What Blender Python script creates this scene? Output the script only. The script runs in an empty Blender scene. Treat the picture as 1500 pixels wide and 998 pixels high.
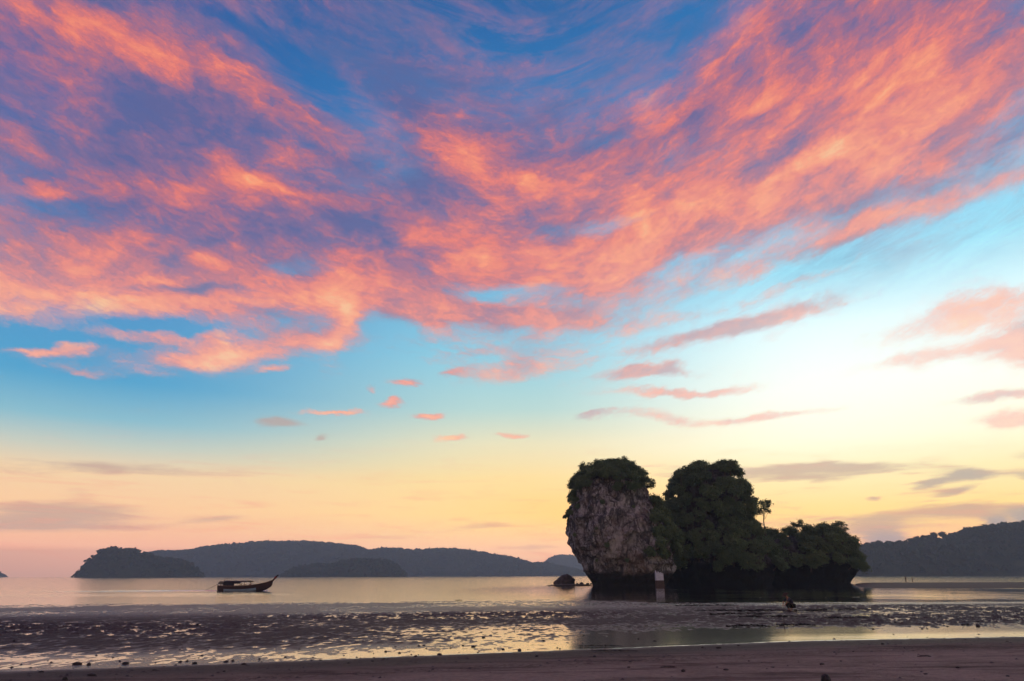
import bpy, bmesh, math, random
import numpy as np
from mathutils import Vector, Matrix, Euler, noise as mnoise

random.seed(7); RNG = np.random.default_rng(7)
SC = bpy.context.scene
COL = SC.collection

# ------------------------------------------------------------------ camera
EYE = Vector((0.0, 0.0, 2.4))
PITCH, ROLL = math.radians(19.0), math.radians(0.13)
F_ = Vector((0, math.cos(PITCH), math.sin(PITCH)))
R0 = Vector((1, 0, 0)); U0 = R0.cross(F_)
R_ = R0*math.cos(ROLL) - U0*math.sin(ROLL)
U_ = R0*math.sin(ROLL) + U0*math.cos(ROLL)
cam = bpy.data.cameras.new('camera'); cam.lens = 24; cam.sensor_width = 36
cam.clip_start = 0.1; cam.clip_end = 40000
cam_o = bpy.data.objects.new('camera', cam); COL.objects.link(cam_o)
M = Matrix((R_, U_, -F_)).transposed().to_4x4(); M.translation = EYE
cam_o.matrix_world = M
SC.camera = cam_o

def bearing(x, y):
    """unit direction of a measured point of the photograph (1500 x 998)"""
    return (R_*((x-750)/1000) - U_*((y-499)/1000) + F_).normalized()
def lin(c):
    return tuple((v/255/12.92) if v/255 <= .04045 else ((v/255+.055)/1.055)**2.4 for v in c)

# ------------------------------------------------------------------ colour management
SC.view_settings.view_transform = 'Standard'; SC.view_settings.look = 'None'
SC.view_settings.exposure = 0.0; SC.view_settings.gamma = 1.0
SC.cycles.max_bounces = 6; SC.cycles.diffuse_bounces = 2; SC.cycles.glossy_bounces = 3
SC.cycles.transmission_bounces = 3; SC.cycles.volume_bounces = 0; SC.cycles.transparent_max_bounces = 6
SC.cycles.use_adaptive_sampling = True; SC.cycles.adaptive_threshold = 0.02; SC.cycles.adaptive_min_samples = 8
SC.cycles.use_denoising = True
try: SC.cycles.denoiser = 'OPENIMAGEDENOISE'
except Exception: pass
SC.cycles.caustics_reflective = False; SC.cycles.caustics_refractive = False

# ------------------------------------------------------------------ sun just above the horizon, behind the rock
SUN_DIR = bearing(905, 826)          # towards the sun
sun = bpy.data.lights.new('sun', 'SUN'); sun.energy = 0.5; sun.angle = math.radians(0.6)
sun.color = (1.0, 0.62, 0.34)
sun_o = bpy.data.objects.new('sun', sun); COL.objects.link(sun_o)
sun_o.rotation_euler = SUN_DIR.to_track_quat('Z', 'Y').to_euler()

HAZE_DENSITY, HAZE_TOP, HAZE_FAR = 2.2e-4, 180.0, 5150.0
# ------------------------------------------------------------------ sky
world = bpy.data.worlds.new('World'); SC.world = world; world.use_nodes = True
NT = world.node_tree; NT.nodes.clear()
class G:
    """small node-graph helper"""
    def __init__(s, nt): s.nt = nt
    def n(s, t, **kw):
        nd = s.nt.nodes.new(t)
        for k, v in kw.items(): setattr(nd, k, v)
        return nd
    def put(s, sock, v):
        if isinstance(v, bpy.types.NodeSocket): s.nt.links.new(v, sock)
        elif isinstance(v, Vector): sock.default_value = tuple(v)
        else: sock.default_value = v
    def m(s, op, *a, clamp=False):
        nd = s.n('ShaderNodeMath', operation=op); nd.use_clamp = clamp
        for i, v in enumerate(a): s.put(nd.inputs[i], v)
        return nd.outputs[0]
    def v(s, op, *a):
        nd = s.n('ShaderNodeVectorMath', operation=op)
        for i, v in enumerate(a):
            if op == 'SCALE' and i == 1: s.put(nd.inputs['Scale'], v)
            else: s.put(nd.inputs[i], v)
        return nd.outputs['Value'] if op in ('DOT_PRODUCT', 'LENGTH') else nd.outputs['Vector']
    def xyz(s, v):
        nd = s.n('ShaderNodeSeparateXYZ'); s.put(nd.inputs[0], v); return nd.outputs
    def comb(s, x, y, z):
        nd = s.n('ShaderNodeCombineXYZ')
        for i, q in enumerate((x, y, z)): s.put(nd.inputs[i], q)
        return nd.outputs[0]
    def noise(s, vec, scale, detail=4, rough=.55, dist=0., color=False, lac=2.0):
        nd = s.n('ShaderNodeTexNoise'); s.put(nd.inputs['Vector'], vec)
        nd.inputs['Scale'].default_value = scale; nd.inputs['Detail'].default_value = detail
        nd.inputs['Roughness'].default_value = rough; nd.inputs['Distortion'].default_value = dist
        nd.inputs['Lacunarity'].default_value = lac
        return nd.outputs['Color' if color else 'Fac']
    def ramp(s, fac, stops, interp='LINEAR'):
        nd = s.n('ShaderNodeValToRGB'); s.put(nd.inputs[0], fac); cr = nd.color_ramp; cr.interpolation = interp
        while len(cr.elements) < len(stops): cr.elements.new(0.5)
        for e, (p, c) in zip(cr.elements, stops):
            e.position = p; e.color = (*c[:3], 1) if not isinstance(c, (int, float)) else (c, c, c, 1)
        return nd.outputs[0]
    def mix(s, f, a, b, mode='MIX'):
        nd = s.n('ShaderNodeMix', data_type='RGBA', blend_type=mode, clamp_factor=True)
        s.put(nd.inputs[0], f)
        for i, q in ((6, a), (7, b)):
            if isinstance(q, (tuple, list)): q = (*q[:3], 1)
            s.put(nd.inputs[i], q)
        return nd.outputs[2]
    def sstep(s, x, a, b, lo=0., hi=1.):
        nd = s.n('ShaderNodeMapRange', interpolation_type='SMOOTHSTEP')
        s.put(nd.inputs[0], x)
        for i, q in enumerate((a, b, lo, hi)): s.put(nd.inputs[1+i], q)
        return nd.outputs[0]

def build_sky():
    g = G(NT)
    d = g.v('NORMALIZE', g.n('ShaderNodeTexCoord').outputs['Generated'])
    dx, dy, dz = g.xyz(d)
    # --- clear-sky gradient: three columns of measured tones over elevation, blended across the azimuth
    def column(x, tones):
        st = []
        for y, c in tones:
            st.append((bearing(x, y).z, lin(c)))
        st.sort(key=lambda q: q[0])
        return g.ramp(g.m('MAXIMUM', dz, 0.0), [(max(0, p), c) for p, c in st])
    left = column(120, [(843, (218, 168, 152)), (815, (236, 176, 154)), (790, (244, 184, 154)), (740, (250, 202, 158)), (690, (244, 210, 168)),
                        (650, (196, 204, 192)), (610, (138, 188, 204)), (550, (82, 162, 204)), (440, (84, 150, 200)), (150, (48, 100, 168)), (-250, (22, 84, 150))])
    mid = column(720, [(843, (226, 176, 156)), (805, (248, 196, 160)), (755, (256, 218, 152)), (700, (250, 222, 160)),
                       (650, (232, 226, 190)), (600, (182, 216, 212)), (520, (142, 208, 228)), (420, (118, 192, 226)), (180, (60, 130, 190)), (10, (6, 100, 164))])
    right = column(1260, [(843, (230, 182, 156)), (800, (252, 186, 146)), (745, (260, 224, 148)), (690, (258, 240, 186)),
                          (640, (262, 258, 226)), (560, (256, 262, 250)), (470, (232, 258, 260)), (380, (164, 232, 252)), (240, (124, 200, 240)), (20, (40, 120, 184))])
    xa, xb, xc = bearing(150, 560).x, bearing(760, 560).x, bearing(1230, 560).x
    back = g.sstep(dy, -.2, .5)
    base = g.mix(g.sstep(dx, xa, xb), left, mid)
    base = g.mix(g.m('MULTIPLY', g.sstep(dx, xb, xc), back), base, right)
    # --- warps: slow swirl plus ragged small scale, drawn out along the V-shaped flow of the cloud sheet
    u = g.m('SUBTRACT', dx, .05)
    bow = g.m('ADD', g.m('MULTIPLY', g.m('SQRT', g.m('ADD', g.m('MULTIPLY', u, u), .012)), .30), g.m('MULTIPLY', u, .10))
    s_ = g.m('SUBTRACT', dz, g.m('MULTIPLY', bow, g.sstep(dz, .0, .8, .35, 1.)))
    flow = g.comb(dx, dy, g.m('MULTIPLY', s_, 2.0))
    flowf = g.comb(dx, dy, g.m('MULTIPLY', s_, 2.7))
    half = Vector((.5, .5, .5))
    w1 = g.v('SUBTRACT', g.noise(flow, 3.2, 2, color=True), half)
    w2 = g.v('SUBTRACT', g.noise(flowf, 10., 6, .68, color=True), half)
    low = g.sstep(dz, .02, .34, .36, 1.)         # clouds near the horizon are small and flat
    warp = g.v('ADD', g.v('SCALE', w1, .09), g.v('SCALE', w2, .06))
    warp = g.v('MULTIPLY', g.v('SCALE', warp, low), Vector((1, 1, .7)))
    dw = g.v('ADD', d, warp)
    wl = g.v('MULTIPLY', g.v('SCALE', w2, .05), Vector((1, 1, .22)))
    dl = g.v('ADD', d, wl)

    def stroke(src, x0, y0, x1, y1, w, spread=.62):
        a, b = bearing(x0, y0), bearing(x1, y1); c = (a+b).normalized()
        t = (b-a); L = t.length; t = (t - c*t.dot(c)).normalized(); n = c.cross(t)
        q1 = g.v('DOT_PRODUCT', src, t/max(L*spread, .006)); q2 = g.v('DOT_PRODUCT', src, n*(1000/w))
        return g.m('POWER', .37, g.m('MULTIPLY_ADD', q1, q1, g.m('MULTIPLY', q2, q2)))
    acc = g.comb(.0, .40, 0.)
    def add(src, items, acc):
        for k, (x0, y0, x1, y1, w, wt) in enumerate(items):
            if k % 12 == 0:     # a dozen at a time, which keeps the shader's working memory small
                src = g.v('MULTIPLY_ADD', acc, Vector((1e-9,)*3), src)
            acc_n = g.n('ShaderNodeVectorMath', operation='MULTIPLY_ADD')
            e = stroke(src, x0, y0, x1, y1, w)
            g.nt.links.new(e, acc_n.inputs[0]); acc_n.inputs[1].default_value = wt
            g.nt.links.new(acc, acc_n.inputs[2]); acc = acc_n.outputs[0]
        return acc
    # (x0, y0, x1, y1, half width, (cover, warmth, 0)) - the big fan of lit cloud
    fan = [
        # broad body of the sheet
        (-80, 90, 420, 240, 170, (.85, .0, 0)), (-80, 330, 620, 400, 85, (.7, .04, 0)), (480, 250, 900, 320, 100, (.75, .02, 0)),
        (820, 330, 1560, 10, 125, (.9, .08, 0)), (480, 60, 800, 210, 80, (.42, -.20, 0)), (1050, 30, 1560, -60, 90, (.4, -.05, 0)),
        # lit streaks and shadowed hollows, left
        (20, 10, 330, 120, 34, (.3, .22, 0)), (90, 55, 220, 100, 16, (.15, .26, 0)), (200, 100, 480, 190, 26, (.2, .14, 0)), (20, 160, 330, 190, 34, (-.12, -.24, 0)),
        (-60, 180, 60, 220, 30, (.1, .1, 0)), (0, 290, 220, 330, 22, (-.25, -.28, 0)), (300, 215, 360, 260, 14, (.2, .3, 0)), (330, 262, 500, 292, 12, (.2, .42, 0)),
        (40, 268, 110, 284, 9, (.2, .34, 0)), (170, 278, 290, 284, 8, (.15, .26, 0)), (-60, 230, 120, 250, 20, (-.25, -.1, 0)),
        (-60, 390, 180, 372, 30, (.4, .2, 0)), (-60, 422, 380, 448, 22, (.5, .5, 0)), (200, 398, 270, 404, 7, (.2, .4, 0)), (240, 345, 340, 385, 14, (.1, .22, 0)),
        (210, 375, 300, 350, 14, (-.1, -.3, 0)), (255, 418, 330, 424, 7, (0, -.5, 0)), (400, 420, 540, 440, 26, (.5, .3, 0)), (330, 455, 420, 468, 8, (.1, -.25, 0)),
        (150, 478, 330, 500, 14, (.5, .34, 0)), (230, 522, 400, 518, 15, (.95, .46, 0)), (20, 494, 160, 496, 8, (.85, .36, 0)), (515, 430, 490, 520, 22, (.7, .42, 0)), (440, 480, 500, 515, 14, (.4, .2, 0)),
        (380, 492, 490, 505, 14, (.7, .36, 0)), (100, 524, 165, 540, 6, (.8, .36, 0)), (368, 547, 412, 546, 5, (.9, .4, 0)), (200, 545, 262, 548, 6, (.6, .4, 0)),
        (480, 340, 600, 350, 34, (.1, -.22, 0)), (340, 335, 470, 350, 22, (.1, -.22, 0)), (440, 300, 560, 330, 30, (0, -.14, 0)),
        # centre
        (600, 185, 740, 270, 26, (.45, .36, 0)), (640, 350, 700, 385, 30, (.3, .26, 0)), (540, 400, 620, 420, 26, (.4, .22, 0)), (700, 300, 790, 380, 22, (.1, .12, 0)),
        (660, 385, 830, 410, 28, (.5, .12, 0)), (560, 440, 690, 468, 26, (.55, .14, 0)), (590, 225, 640, 290, 18, (-.1, -.36, 0)), (640, 255, 710, 300, 14, (-.1, -.32, 0)),
        (760, 275, 930, 265, 34, (.5, .3, 0)), (740, 245, 800, 285, 14, (.2, .3, 0)), (910, 190, 1040, 130, 34, (.4, .14, 0)), (795, 200, 812, 202, 10, (.1, .35, 0)),
        (680, 466, 850, 464, 12, (.9, -.04, 0)), (740, 545, 850, 520, 26, (.6, .26, 0)), (760, 500, 850, 470, 16, (.4, .25, 0)), (850, 435, 930, 395, 22, (.55, .3, 0)), (880, 490, 965, 462, 12, (.5, .25, 0)),
        (700, 560, 770, 545, 14, (.5, 0, 0)), (670, 530, 730, 520, 8, (.45, .1, 0)),
        # right
        (1000, 370, 1560, 170, 42, (.42, .05, 0)), (1040, 60, 1300, -20, 50, (.3, .05, 0)),
        (830, 395, 1230, 230, 34, (.6, .34, 0)), (1150, 260, 1540, 70, 36, (.5, .30, 0)), (1230, 150, 1400, 40, 34, (.2, .26, 0)), (1060, 120, 1180, 130, 40, (.2, .1, 0)),
        (1000, 420, 1540, 245, 15, (.75, .30, 0)), (1240, 60, 1330, 10, 30, (0, -.2, 0)), (1060, 170, 1150, 130, 20, (0, .22, 0)),
        (1110, 255, 1220, 165, 18, (-.15, -.42, 0)), (1010, 170, 1050, 140, 18, (0, -.34, 0)), (1210, 318, 1420, 255, 11, (0, -.42, 0)), (1330, 210, 1480, 130, 10, (0, -.2, 0)),
        (945, 508, 1195, 446, 12, (1.35, .05, 0)), (1010, 458, 1340, 362, 8, (.6, .35, 0)), (1180, 372, 1330, 330, 10, (.3, -.3, 0)),
        (1290, 490, 1540, 428, 20, (.8, .34, 0)), (1440, 515, 1560, 505, 26, (1.3, .26, 0)), (1470, 478, 1560, 460, 11, (.3, -.5, 0)),
        (1220, 540, 1480, 500, 10, (.65, .18, 0)), (1300, 530, 1350, 524, 8, (.3, .1, 0)), (895, 575, 1095, 562, 8, (1.3, .28, 0)),
        (1030, 616, 1225, 597, 8, (1.25, .2, 0)), (905, 548, 1000, 538, 8, (1.2, -.3, 0)), (900, 600, 1010, 612, 11, (.85, .1, 0)), (870, 560, 960, 535, 12, (.6, .25, 0)),
        (850, 612, 905, 604, 5, (.8, -.4, 0)), (1395, 597, 1540, 580, 7, (1.3, .0, 0)), (1440, 622, 1540, 620, 9, (1.3, .2, 0)),
        (580, 570, 622, 570, 7, (1.5, .5, 0)), (548, 596, 586, 594, 6, (1.5, .5, 0)), (608, 613, 660, 616, 6, (1.5, .5, 0)),
        (430, 611, 520, 611, 5, (1.5, .5, 0)), (640, 643, 690, 641, 6, (1.2, .4, 0)), (730, 634, 770, 636, 5, (1.2, .4, 0)), (655, 560, 690, 556, 6, (1.1, .35, 0)), (525, 578, 545, 578, 6, (.8, .3, 0)),
        # gaps of clear sky
        (340, 30, 550, 200, 28, (-.6, -.05, 0)), (640, -60, 1040, 0, 75, (-.85, -.1, 0)), (880, 60, 960, 110, 45, (-.55, -.1, 0)), (410, 90, 520, 160, 20, (-.3, 0, 0)),
        (780, 346, 950, 310, 17, (-.85, 0, 0)), (385, 396, 445, 392, 14, (-.5, -.15, 0)), (0, 268, 110, 300, 12, (-.4, 0, 0)),
        (0, 460, 62, 474, 9, (-1.1, 0, 0)), (170, 468, 290, 478, 8, (-1.1, 0, 0)), (0, 488, 30, 482, 7, (-.7, 0, 0)), (120, 490, 190, 500, 6, (-.9, 0, 0)), (80, 478, 120, 484, 8, (-.5, 0, 0)),
        (545, 480, 610, 490, 16, (-.4, 0, 0)), (690, 436, 790, 426, 12, (-.7, 0, 0)), (940, 400, 1120, 370, 16, (-.3, 0, 0)),
        (-80, 620, 1000, 610, 60, (-.5, 0, 0)), (960, 440, 1560, 320, 40, (-.42, 0, 0)), (980, 560, 1560, 600, 60, (-.2, 0, 0)),
    ]
    acc = add(dw, fan, acc)
    D, B, _ = g.xyz(acc)
    # texture of the cloud sheet: stretched wisps plus billows
    n1 = g.noise(g.v('ADD', flowf, g.v('SCALE', w1, .5)), 6.0, 8, .66, .3)
    n2 = g.noise(g.v('ADD', flow, Vector((3.1, 1.7, 8.2))), 8.0, 7, .64, .4)
    n3 = g.noise(g.v('ADD', g.v('ADD', flowf, g.v('SCALE', w2, .12)), Vector((7.7, 4.2, 1.1))), 20., 7, .72)
    tex = g.m('ADD', g.m('MULTIPLY', g.m('SUBTRACT', n1, .5), 2.0), g.m('MULTIPLY', g.m('SUBTRACT', n3, .5), g.sstep(dz, .5, .3, 1.5, 2.6)))
    # outside the measured part of the sky the same sheet simply goes on
    top = g.m('MULTIPLY', g.sstep(dz, .66, .8), .5)
    behind = g.m('MULTIPLY', g.sstep(dy, .25, -.1), .45)
    cover = g.m('ADD', g.m('ADD', D, top), g.m('ADD', behind, g.m('MULTIPLY', tex, .55)))
    cover = g.m('MULTIPLY', g.sstep(cover, -.03, 1.0), g.sstep(dz, .07, .2))
    wt = g.m('ADD', g.m('MULTIPLY', g.m('SUBTRACT', n2, .5), 1.7), g.m('MULTIPLY', g.m('SUBTRACT', n3, .5), 1.3))
    warm = g.m('SUBTRACT', g.m('MULTIPLY', g.m('ADD', B, g.m('MULTIPLY', wt, .95)), .88), g.m('MULTIPLY', g.m('MULTIPLY', g.sstep(dz, .36, .6), g.sstep(dx, .25, -.15)), .10))
    lit = g.ramp(warm, [(0.0, lin((98, 100, 150))), (.2, lin((134, 106, 146))), (.40, lin((188, 112, 128))),
                        (.60, lin((236, 126, 112))), (.80, lin((255, 154, 112))), (1.0, lin((255, 190, 134)))])
    pale = g.m('MULTIPLY', g.m('MULTIPLY', g.sstep(dx, bearing(600, 400).x, bearing(1300, 400).x, .0, .42), back), g.sstep(dz, .62, .2))
    pale = g.m('ADD', pale, g.sstep(dz, .46, .22, 0., .26))
    lit = g.mix(pale, lit, lin((255, 226, 210)))
    # a thin high veil of fibres behind the main sheet
    fib = g.noise(g.comb(g.m('ADD', dx, 4.), dy, g.m('MULTIPLY', s_, 5.5)), 5.5, 9, .7, .6)
    veil = g.m('MULTIPLY', g.sstep(fib, .36, .72), g.sstep(dz, .30, .48, 0., .72))
    vcol = g.mix(g.sstep(n2, .35, .65), lin((92, 108, 156)), lin((176, 122, 146)))
    base = g.mix(veil, base, vcol)
    col = g.mix(g.m('MULTIPLY', cover, .92), base, lit)
    # --- low grey banks along the horizon
    banks = [
        (-60, 676, 280, 690, 11, (.8, 0, 0)), (-60, 752, 200, 754, 16, (1.0, 0, 0)), (-60, 772, 160, 776, 9, (.6, 0, 0)), (250, 768, 390, 754, 5, (.6, 0, 0)),
        (360, 620, 432, 618, 7, (.9, 0, 0)), (462, 643, 480, 641, 6, (.8, 0, 0)), (165, 566, 178, 570, 5, (.4, 0, 0)), (80, 720, 130, 718, 5, (.35, 0, 0)),
        (640, 778, 760, 768, 7, (.7, 0, 0)), (740, 802, 840, 800, 8, (.7, 0, 0)), (620, 738, 820, 728, 5, (.35, 0, 0)), (520, 790, 620, 786, 7, (.4, 0, 0)),
        (930, 694, 1200, 690, 11, (.75, 0, 0)), (1150, 690, 1350, 680, 11, (.85, 0, 0)), (1090, 705, 1250, 702, 6, (.4, 0, 0)),
        (1120, 770, 1360, 772, 18, (.75, 0, 0)), (1330, 752, 1500, 746, 11, (.75, 0, 0)), (1260, 760, 1320, 762, 7, (.4, 0, 0)),
        (1330, 716, 1400, 700, 7, (1.0, .8, 0)), (1390, 694, 1450, 694, 8, (1.1, 1., 0)), (1370, 728, 1430, 708, 5, (.8, .6, 0)), (1270, 731, 1290, 731, 4, (.7, .1, 0)),
        (1475, 697, 1530, 700, 7, (.9, .5, 0)), (1480, 668, 1530, 664, 9, (.7, .2, 0)), (1270, 790, 1330, 792, 12, (1.2, 2., 0)), (1440, 766, 1470, 764, 7, (1.2, 2., 0)), (1480, 758, 1530, 758, 12, (1.2, 2., 0)),
        (1390, 745, 1440, 740, 4, (.4, .2, 0)),
    ]
    accb = add(dl, banks, g.comb(-.18, 0., 0.))
    Gd, Gb, _ = g.xyz(accb)
    flat = g.comb(dx, dy, g.m('MULTIPLY', dz, 9.))
    nb = g.noise(flat, 9., 7, .6, .3)
    gd = g.m('ADD', Gd, g.m('MULTIPLY', g.m('SUBTRACT', nb, .5), 1.9))
    gd = g.m('MULTIPLY', g.sstep(gd, .08, .85), g.sstep(dz, .36, .2))
    gcol = g.mix(g.m('MULTIPLY', Gb, .55), lin((186, 158, 150)), lin((136, 142, 160)))
    col = g.mix(g.m('MULTIPLY', gd, .72), col, gcol)
    # thin rosy wisps just over the horizon
    col = g.mix(g.m('MULTIPLY', g.m('MULTIPLY', g.sstep(nb, .5, .72), g.sstep(dz, .22, .06)), .32), col, lin((240, 160, 138)))
    # the glow where the sun went down, and the pale part of the sky over it
    col = g.mix(g.m('MULTIPLY', stroke(dl, 720, 748, 1000, 752, 30), .45), col, lin((262, 204, 112)))
    col = g.mix(g.m('MULTIPLY', stroke(d, 1120, 560, 1380, 530, 75), .3), col, lin((264, 266, 256)))
    # these tones were measured through the evening air: give back what the haze box takes on the way
    path = g.m('MINIMUM', g.m('DIVIDE', HAZE_TOP, g.m('MAXIMUM', dz, .001)), HAZE_FAR)
    T = g.m('POWER', math.exp(-HAZE_DENSITY), path)
    air = g.v('SCALE', Vector((.13, .125, .15)), g.m('SUBTRACT', 1., T))
    col = g.v('SCALE', g.v('MAXIMUM', g.v('SUBTRACT', col, air), Vector((.02, .02, .02))), g.m('DIVIDE', 1., T))
    # below the horizon: dim water tone
    col = g.mix(g.sstep(dz, -.005, -.03), col, lin((120, 100, 105)))
    # physical twilight sky underneath
    ns = g.n('ShaderNodeTexSky', sky_type='NISHITA'); ns.sun_disc = False
    ns.sun_elevation = math.asin(SUN_DIR.z); ns.sun_rotation = math.atan2(SUN_DIR.x, SUN_DIR.y)
    ns.air_density = 1.2; ns.dust_density = 1.5; ns.ozone_density = 2.0
    b1 = g.n('ShaderNodeBackground'); g.put(b1.inputs[0], col); b1.inputs[1].default_value = 0.97
    b2 = g.n('ShaderNodeBackground'); g.put(b2.inputs[0], ns.outputs[0]); b2.inputs[1].default_value = 0.02
    ad = g.n('ShaderNodeAddShader'); g.nt.links.new(b1.outputs[0], ad.inputs[0]); g.nt.links.new(b2.outputs[0], ad.inputs[1])
    out = g.n('ShaderNodeOutputWorld'); g.nt.links.new(ad.outputs[0], out.inputs['Surface'])
build_sky()
world.cycles.sampling_method = 'MANUAL'; world.cycles.sample_map_resolution = 512

# ================================================================== helpers
def on_depth(px, py, Y):
    """world point seen at a photo position, at the distance Y straight ahead"""
    b = bearing(px, py); return EYE + b*(Y/b.y)
def on_level(px, py, z=0.0):
    b = bearing(px, py); return EYE + b*((z-EYE.z)/b.z)
def tag(o, label=None, cat=None, group=None, kind=None):
    for k, v in (('label', label), ('category', cat), ('group', group), ('kind', kind)):
        if v: o[k] = v
    return o
def empty(name, loc=(0, 0, 0), rz=0.0):
    o = bpy.data.objects.new(name, None); COL.objects.link(o); o.empty_display_size = .3
    o.location = loc; o.rotation_euler = (0, 0, rz); return o
def link(name, me, mat=None, parent=None):
    o = bpy.data.objects.new(name, me); COL.objects.link(o)
    if mat and not me.materials: me.materials.append(mat)
    if parent: o.parent = parent
    return o
def npmesh(name, v, f, smooth=False):
    v = np.asarray(v, dtype=np.float32); f = np.asarray(f, dtype=np.int32)
    me = bpy.data.meshes.new(name); k = f.shape[1]
    me.vertices.add(len(v)); me.vertices.foreach_set('co', v.ravel())
    me.loops.add(f.size); me.loops.foreach_set('vertex_index', f.ravel())
    me.polygons.add(len(f)); me.polygons.foreach_set('loop_start', np.arange(0, f.size, k, dtype=np.int32))
    me.polygons.foreach_set('loop_total', np.full(len(f), k, dtype=np.int32))
    if smooth: me.polygons.foreach_set('use_smooth', np.ones(len(f), dtype=bool))
    me.update(); me.validate(); return me
def grid_faces(nr, nc, wrap=False):
    i = np.arange(nr-1)[:, None]; j = np.arange(nc if wrap else nc-1)[None, :]
    j2 = (j+1) % nc
    return np.stack([i*nc+j, i*nc+j2, (i+1)*nc+j2, (i+1)*nc+j], -1).reshape(-1, 4)
def _hash(ix, iy, iz, seed):
    h = (ix*374761393 + iy*668265263 + iz*1274126177 + seed*974711) & 0xFFFFFFFF
    h = ((h ^ (h >> 13))*1274126177) & 0xFFFFFFFF
    return ((h ^ (h >> 16)) & 0xFFFF)/65535.0
def vnoise(p, seed=0):
    p = np.asarray(p, float); i = np.floor(p).astype(np.int64); f = p-i; f = f*f*f*(f*(f*6-15)+10)
    r = 0
    for a in (0, 1):
        for b in (0, 1):
            for c in (0, 1):
                w = (f[..., 0] if a else 1-f[..., 0])*(f[..., 1] if b else 1-f[..., 1])*(f[..., 2] if c else 1-f[..., 2])
                r = r + w*_hash(i[..., 0]+a, i[..., 1]+b, i[..., 2]+c, seed)
    return r
def fbm(p, oct=4, seed=0, gain=.5, ridged=False):
    p = np.asarray(p, float); a = 1.; s = 0.; t = 0.
    for k in range(oct):
        n = vnoise(p*2**k + 13.7*k, seed+k)
        if ridged: n = 1-abs(2*n-1)
        s = s+a*n; t += a; a *= gain
    return s/t
def smooth(x, a, b):
    t = np.clip((x-a)/(b-a), 0, 1); return t*t*(3-2*t)

# ================================================================== materials
def mat_new(name):
    m = bpy.data.materials.new(name); m.use_nodes = True; m.node_tree.nodes.clear()
    return m, G(m.node_tree)
def principled(g, col, rough=.8, spec=.3, metallic=0., ior=1.45, normal=None, **kw):
    p = g.n('ShaderNodeBsdfPrincipled')
    g.put(p.inputs['Base Color'], (*col, 1) if isinstance(col, tuple) else col)
    g.put(p.inputs['Roughness'], rough); p.inputs['Specular IOR Level'].default_value = spec
    p.inputs['Metallic'].default_value = metallic; p.inputs['IOR'].default_value = ior
    if normal is not None: g.put(p.inputs['Normal'], normal)
    return p
def finish(g, sh):
    o = g.n('ShaderNodeOutputMaterial'); g.nt.links.new(sh, o.inputs['Surface'])
def bump(g, h, dist=.02, strength=1.):
    b = g.n('ShaderNodeBump'); b.inputs['Strength'].default_value = strength; b.inputs['Distance'].default_value = dist
    g.put(b.inputs['Height'], h); return b.outputs[0]
def simple(name, col, rough=.7, var=.25, scale=3., spec=.3, metallic=0.):
    """plain stuff with grain and wear"""
    m, g = mat_new(name); P = g.n('ShaderNodeTexCoord').outputs['Object']
    n = g.noise(P, scale, 5, .6); n2 = g.noise(P, scale*7, 3, .6)
    f = g.m('ADD', g.m('MULTIPLY', n, .7), g.m('MULTIPLY', n2, .3))
    c = g.ramp(f, [(.3, tuple(v*(1-var) for v in col)), (.7, tuple(min(1, v*(1+var)) for v in col))])
    finish(g, principled(g, c, g.m('ADD', rough-.1, g.m('MULTIPLY', n2, .2)), spec, metallic, normal=bump(g, n2, .01, .4)).outputs[0])
    return m

def foliage(name, a, b, warm, trans=.35):
    m, g = mat_new(name)
    rnd = g.n('ShaderNodeObjectInfo').outputs['Random']
    geo = g.n('ShaderNodeNewGeometry'); isl = geo.outputs['Random Per Island']
    P = g.n('ShaderNodeTexCoord').outputs['Object']
    n = g.noise(P, .55, 3, .6)
    c = g.mix(g.m('ADD', g.m('MULTIPLY', rnd, .55), g.m('MULTIPLY', n, .55)), a, b)
    c = g.mix(g.m('MULTIPLY', g.m('POWER', isl, 5.), .6), c, warm)
    d = principled(g, c, .6, .25).outputs[0]
    t = g.n('ShaderNodeBsdfTranslucent'); g.put(t.inputs[0], c)
    mx = g.n('ShaderNodeMixShader'); mx.inputs[0].default_value = trans
    g.nt.links.new(d, mx.inputs[1]); g.nt.links.new(t.outputs[0], mx.inputs[2]); finish(g, mx.outputs[0])
    return m
LEAF = foliage('leaves', (.058, .110, .060), (.140, .205, .092), (.19, .20, .07))
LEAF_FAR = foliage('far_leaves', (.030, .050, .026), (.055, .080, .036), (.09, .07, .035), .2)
BARK = simple('bark', (.085, .065, .05), .85, .4, 4.)

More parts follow.
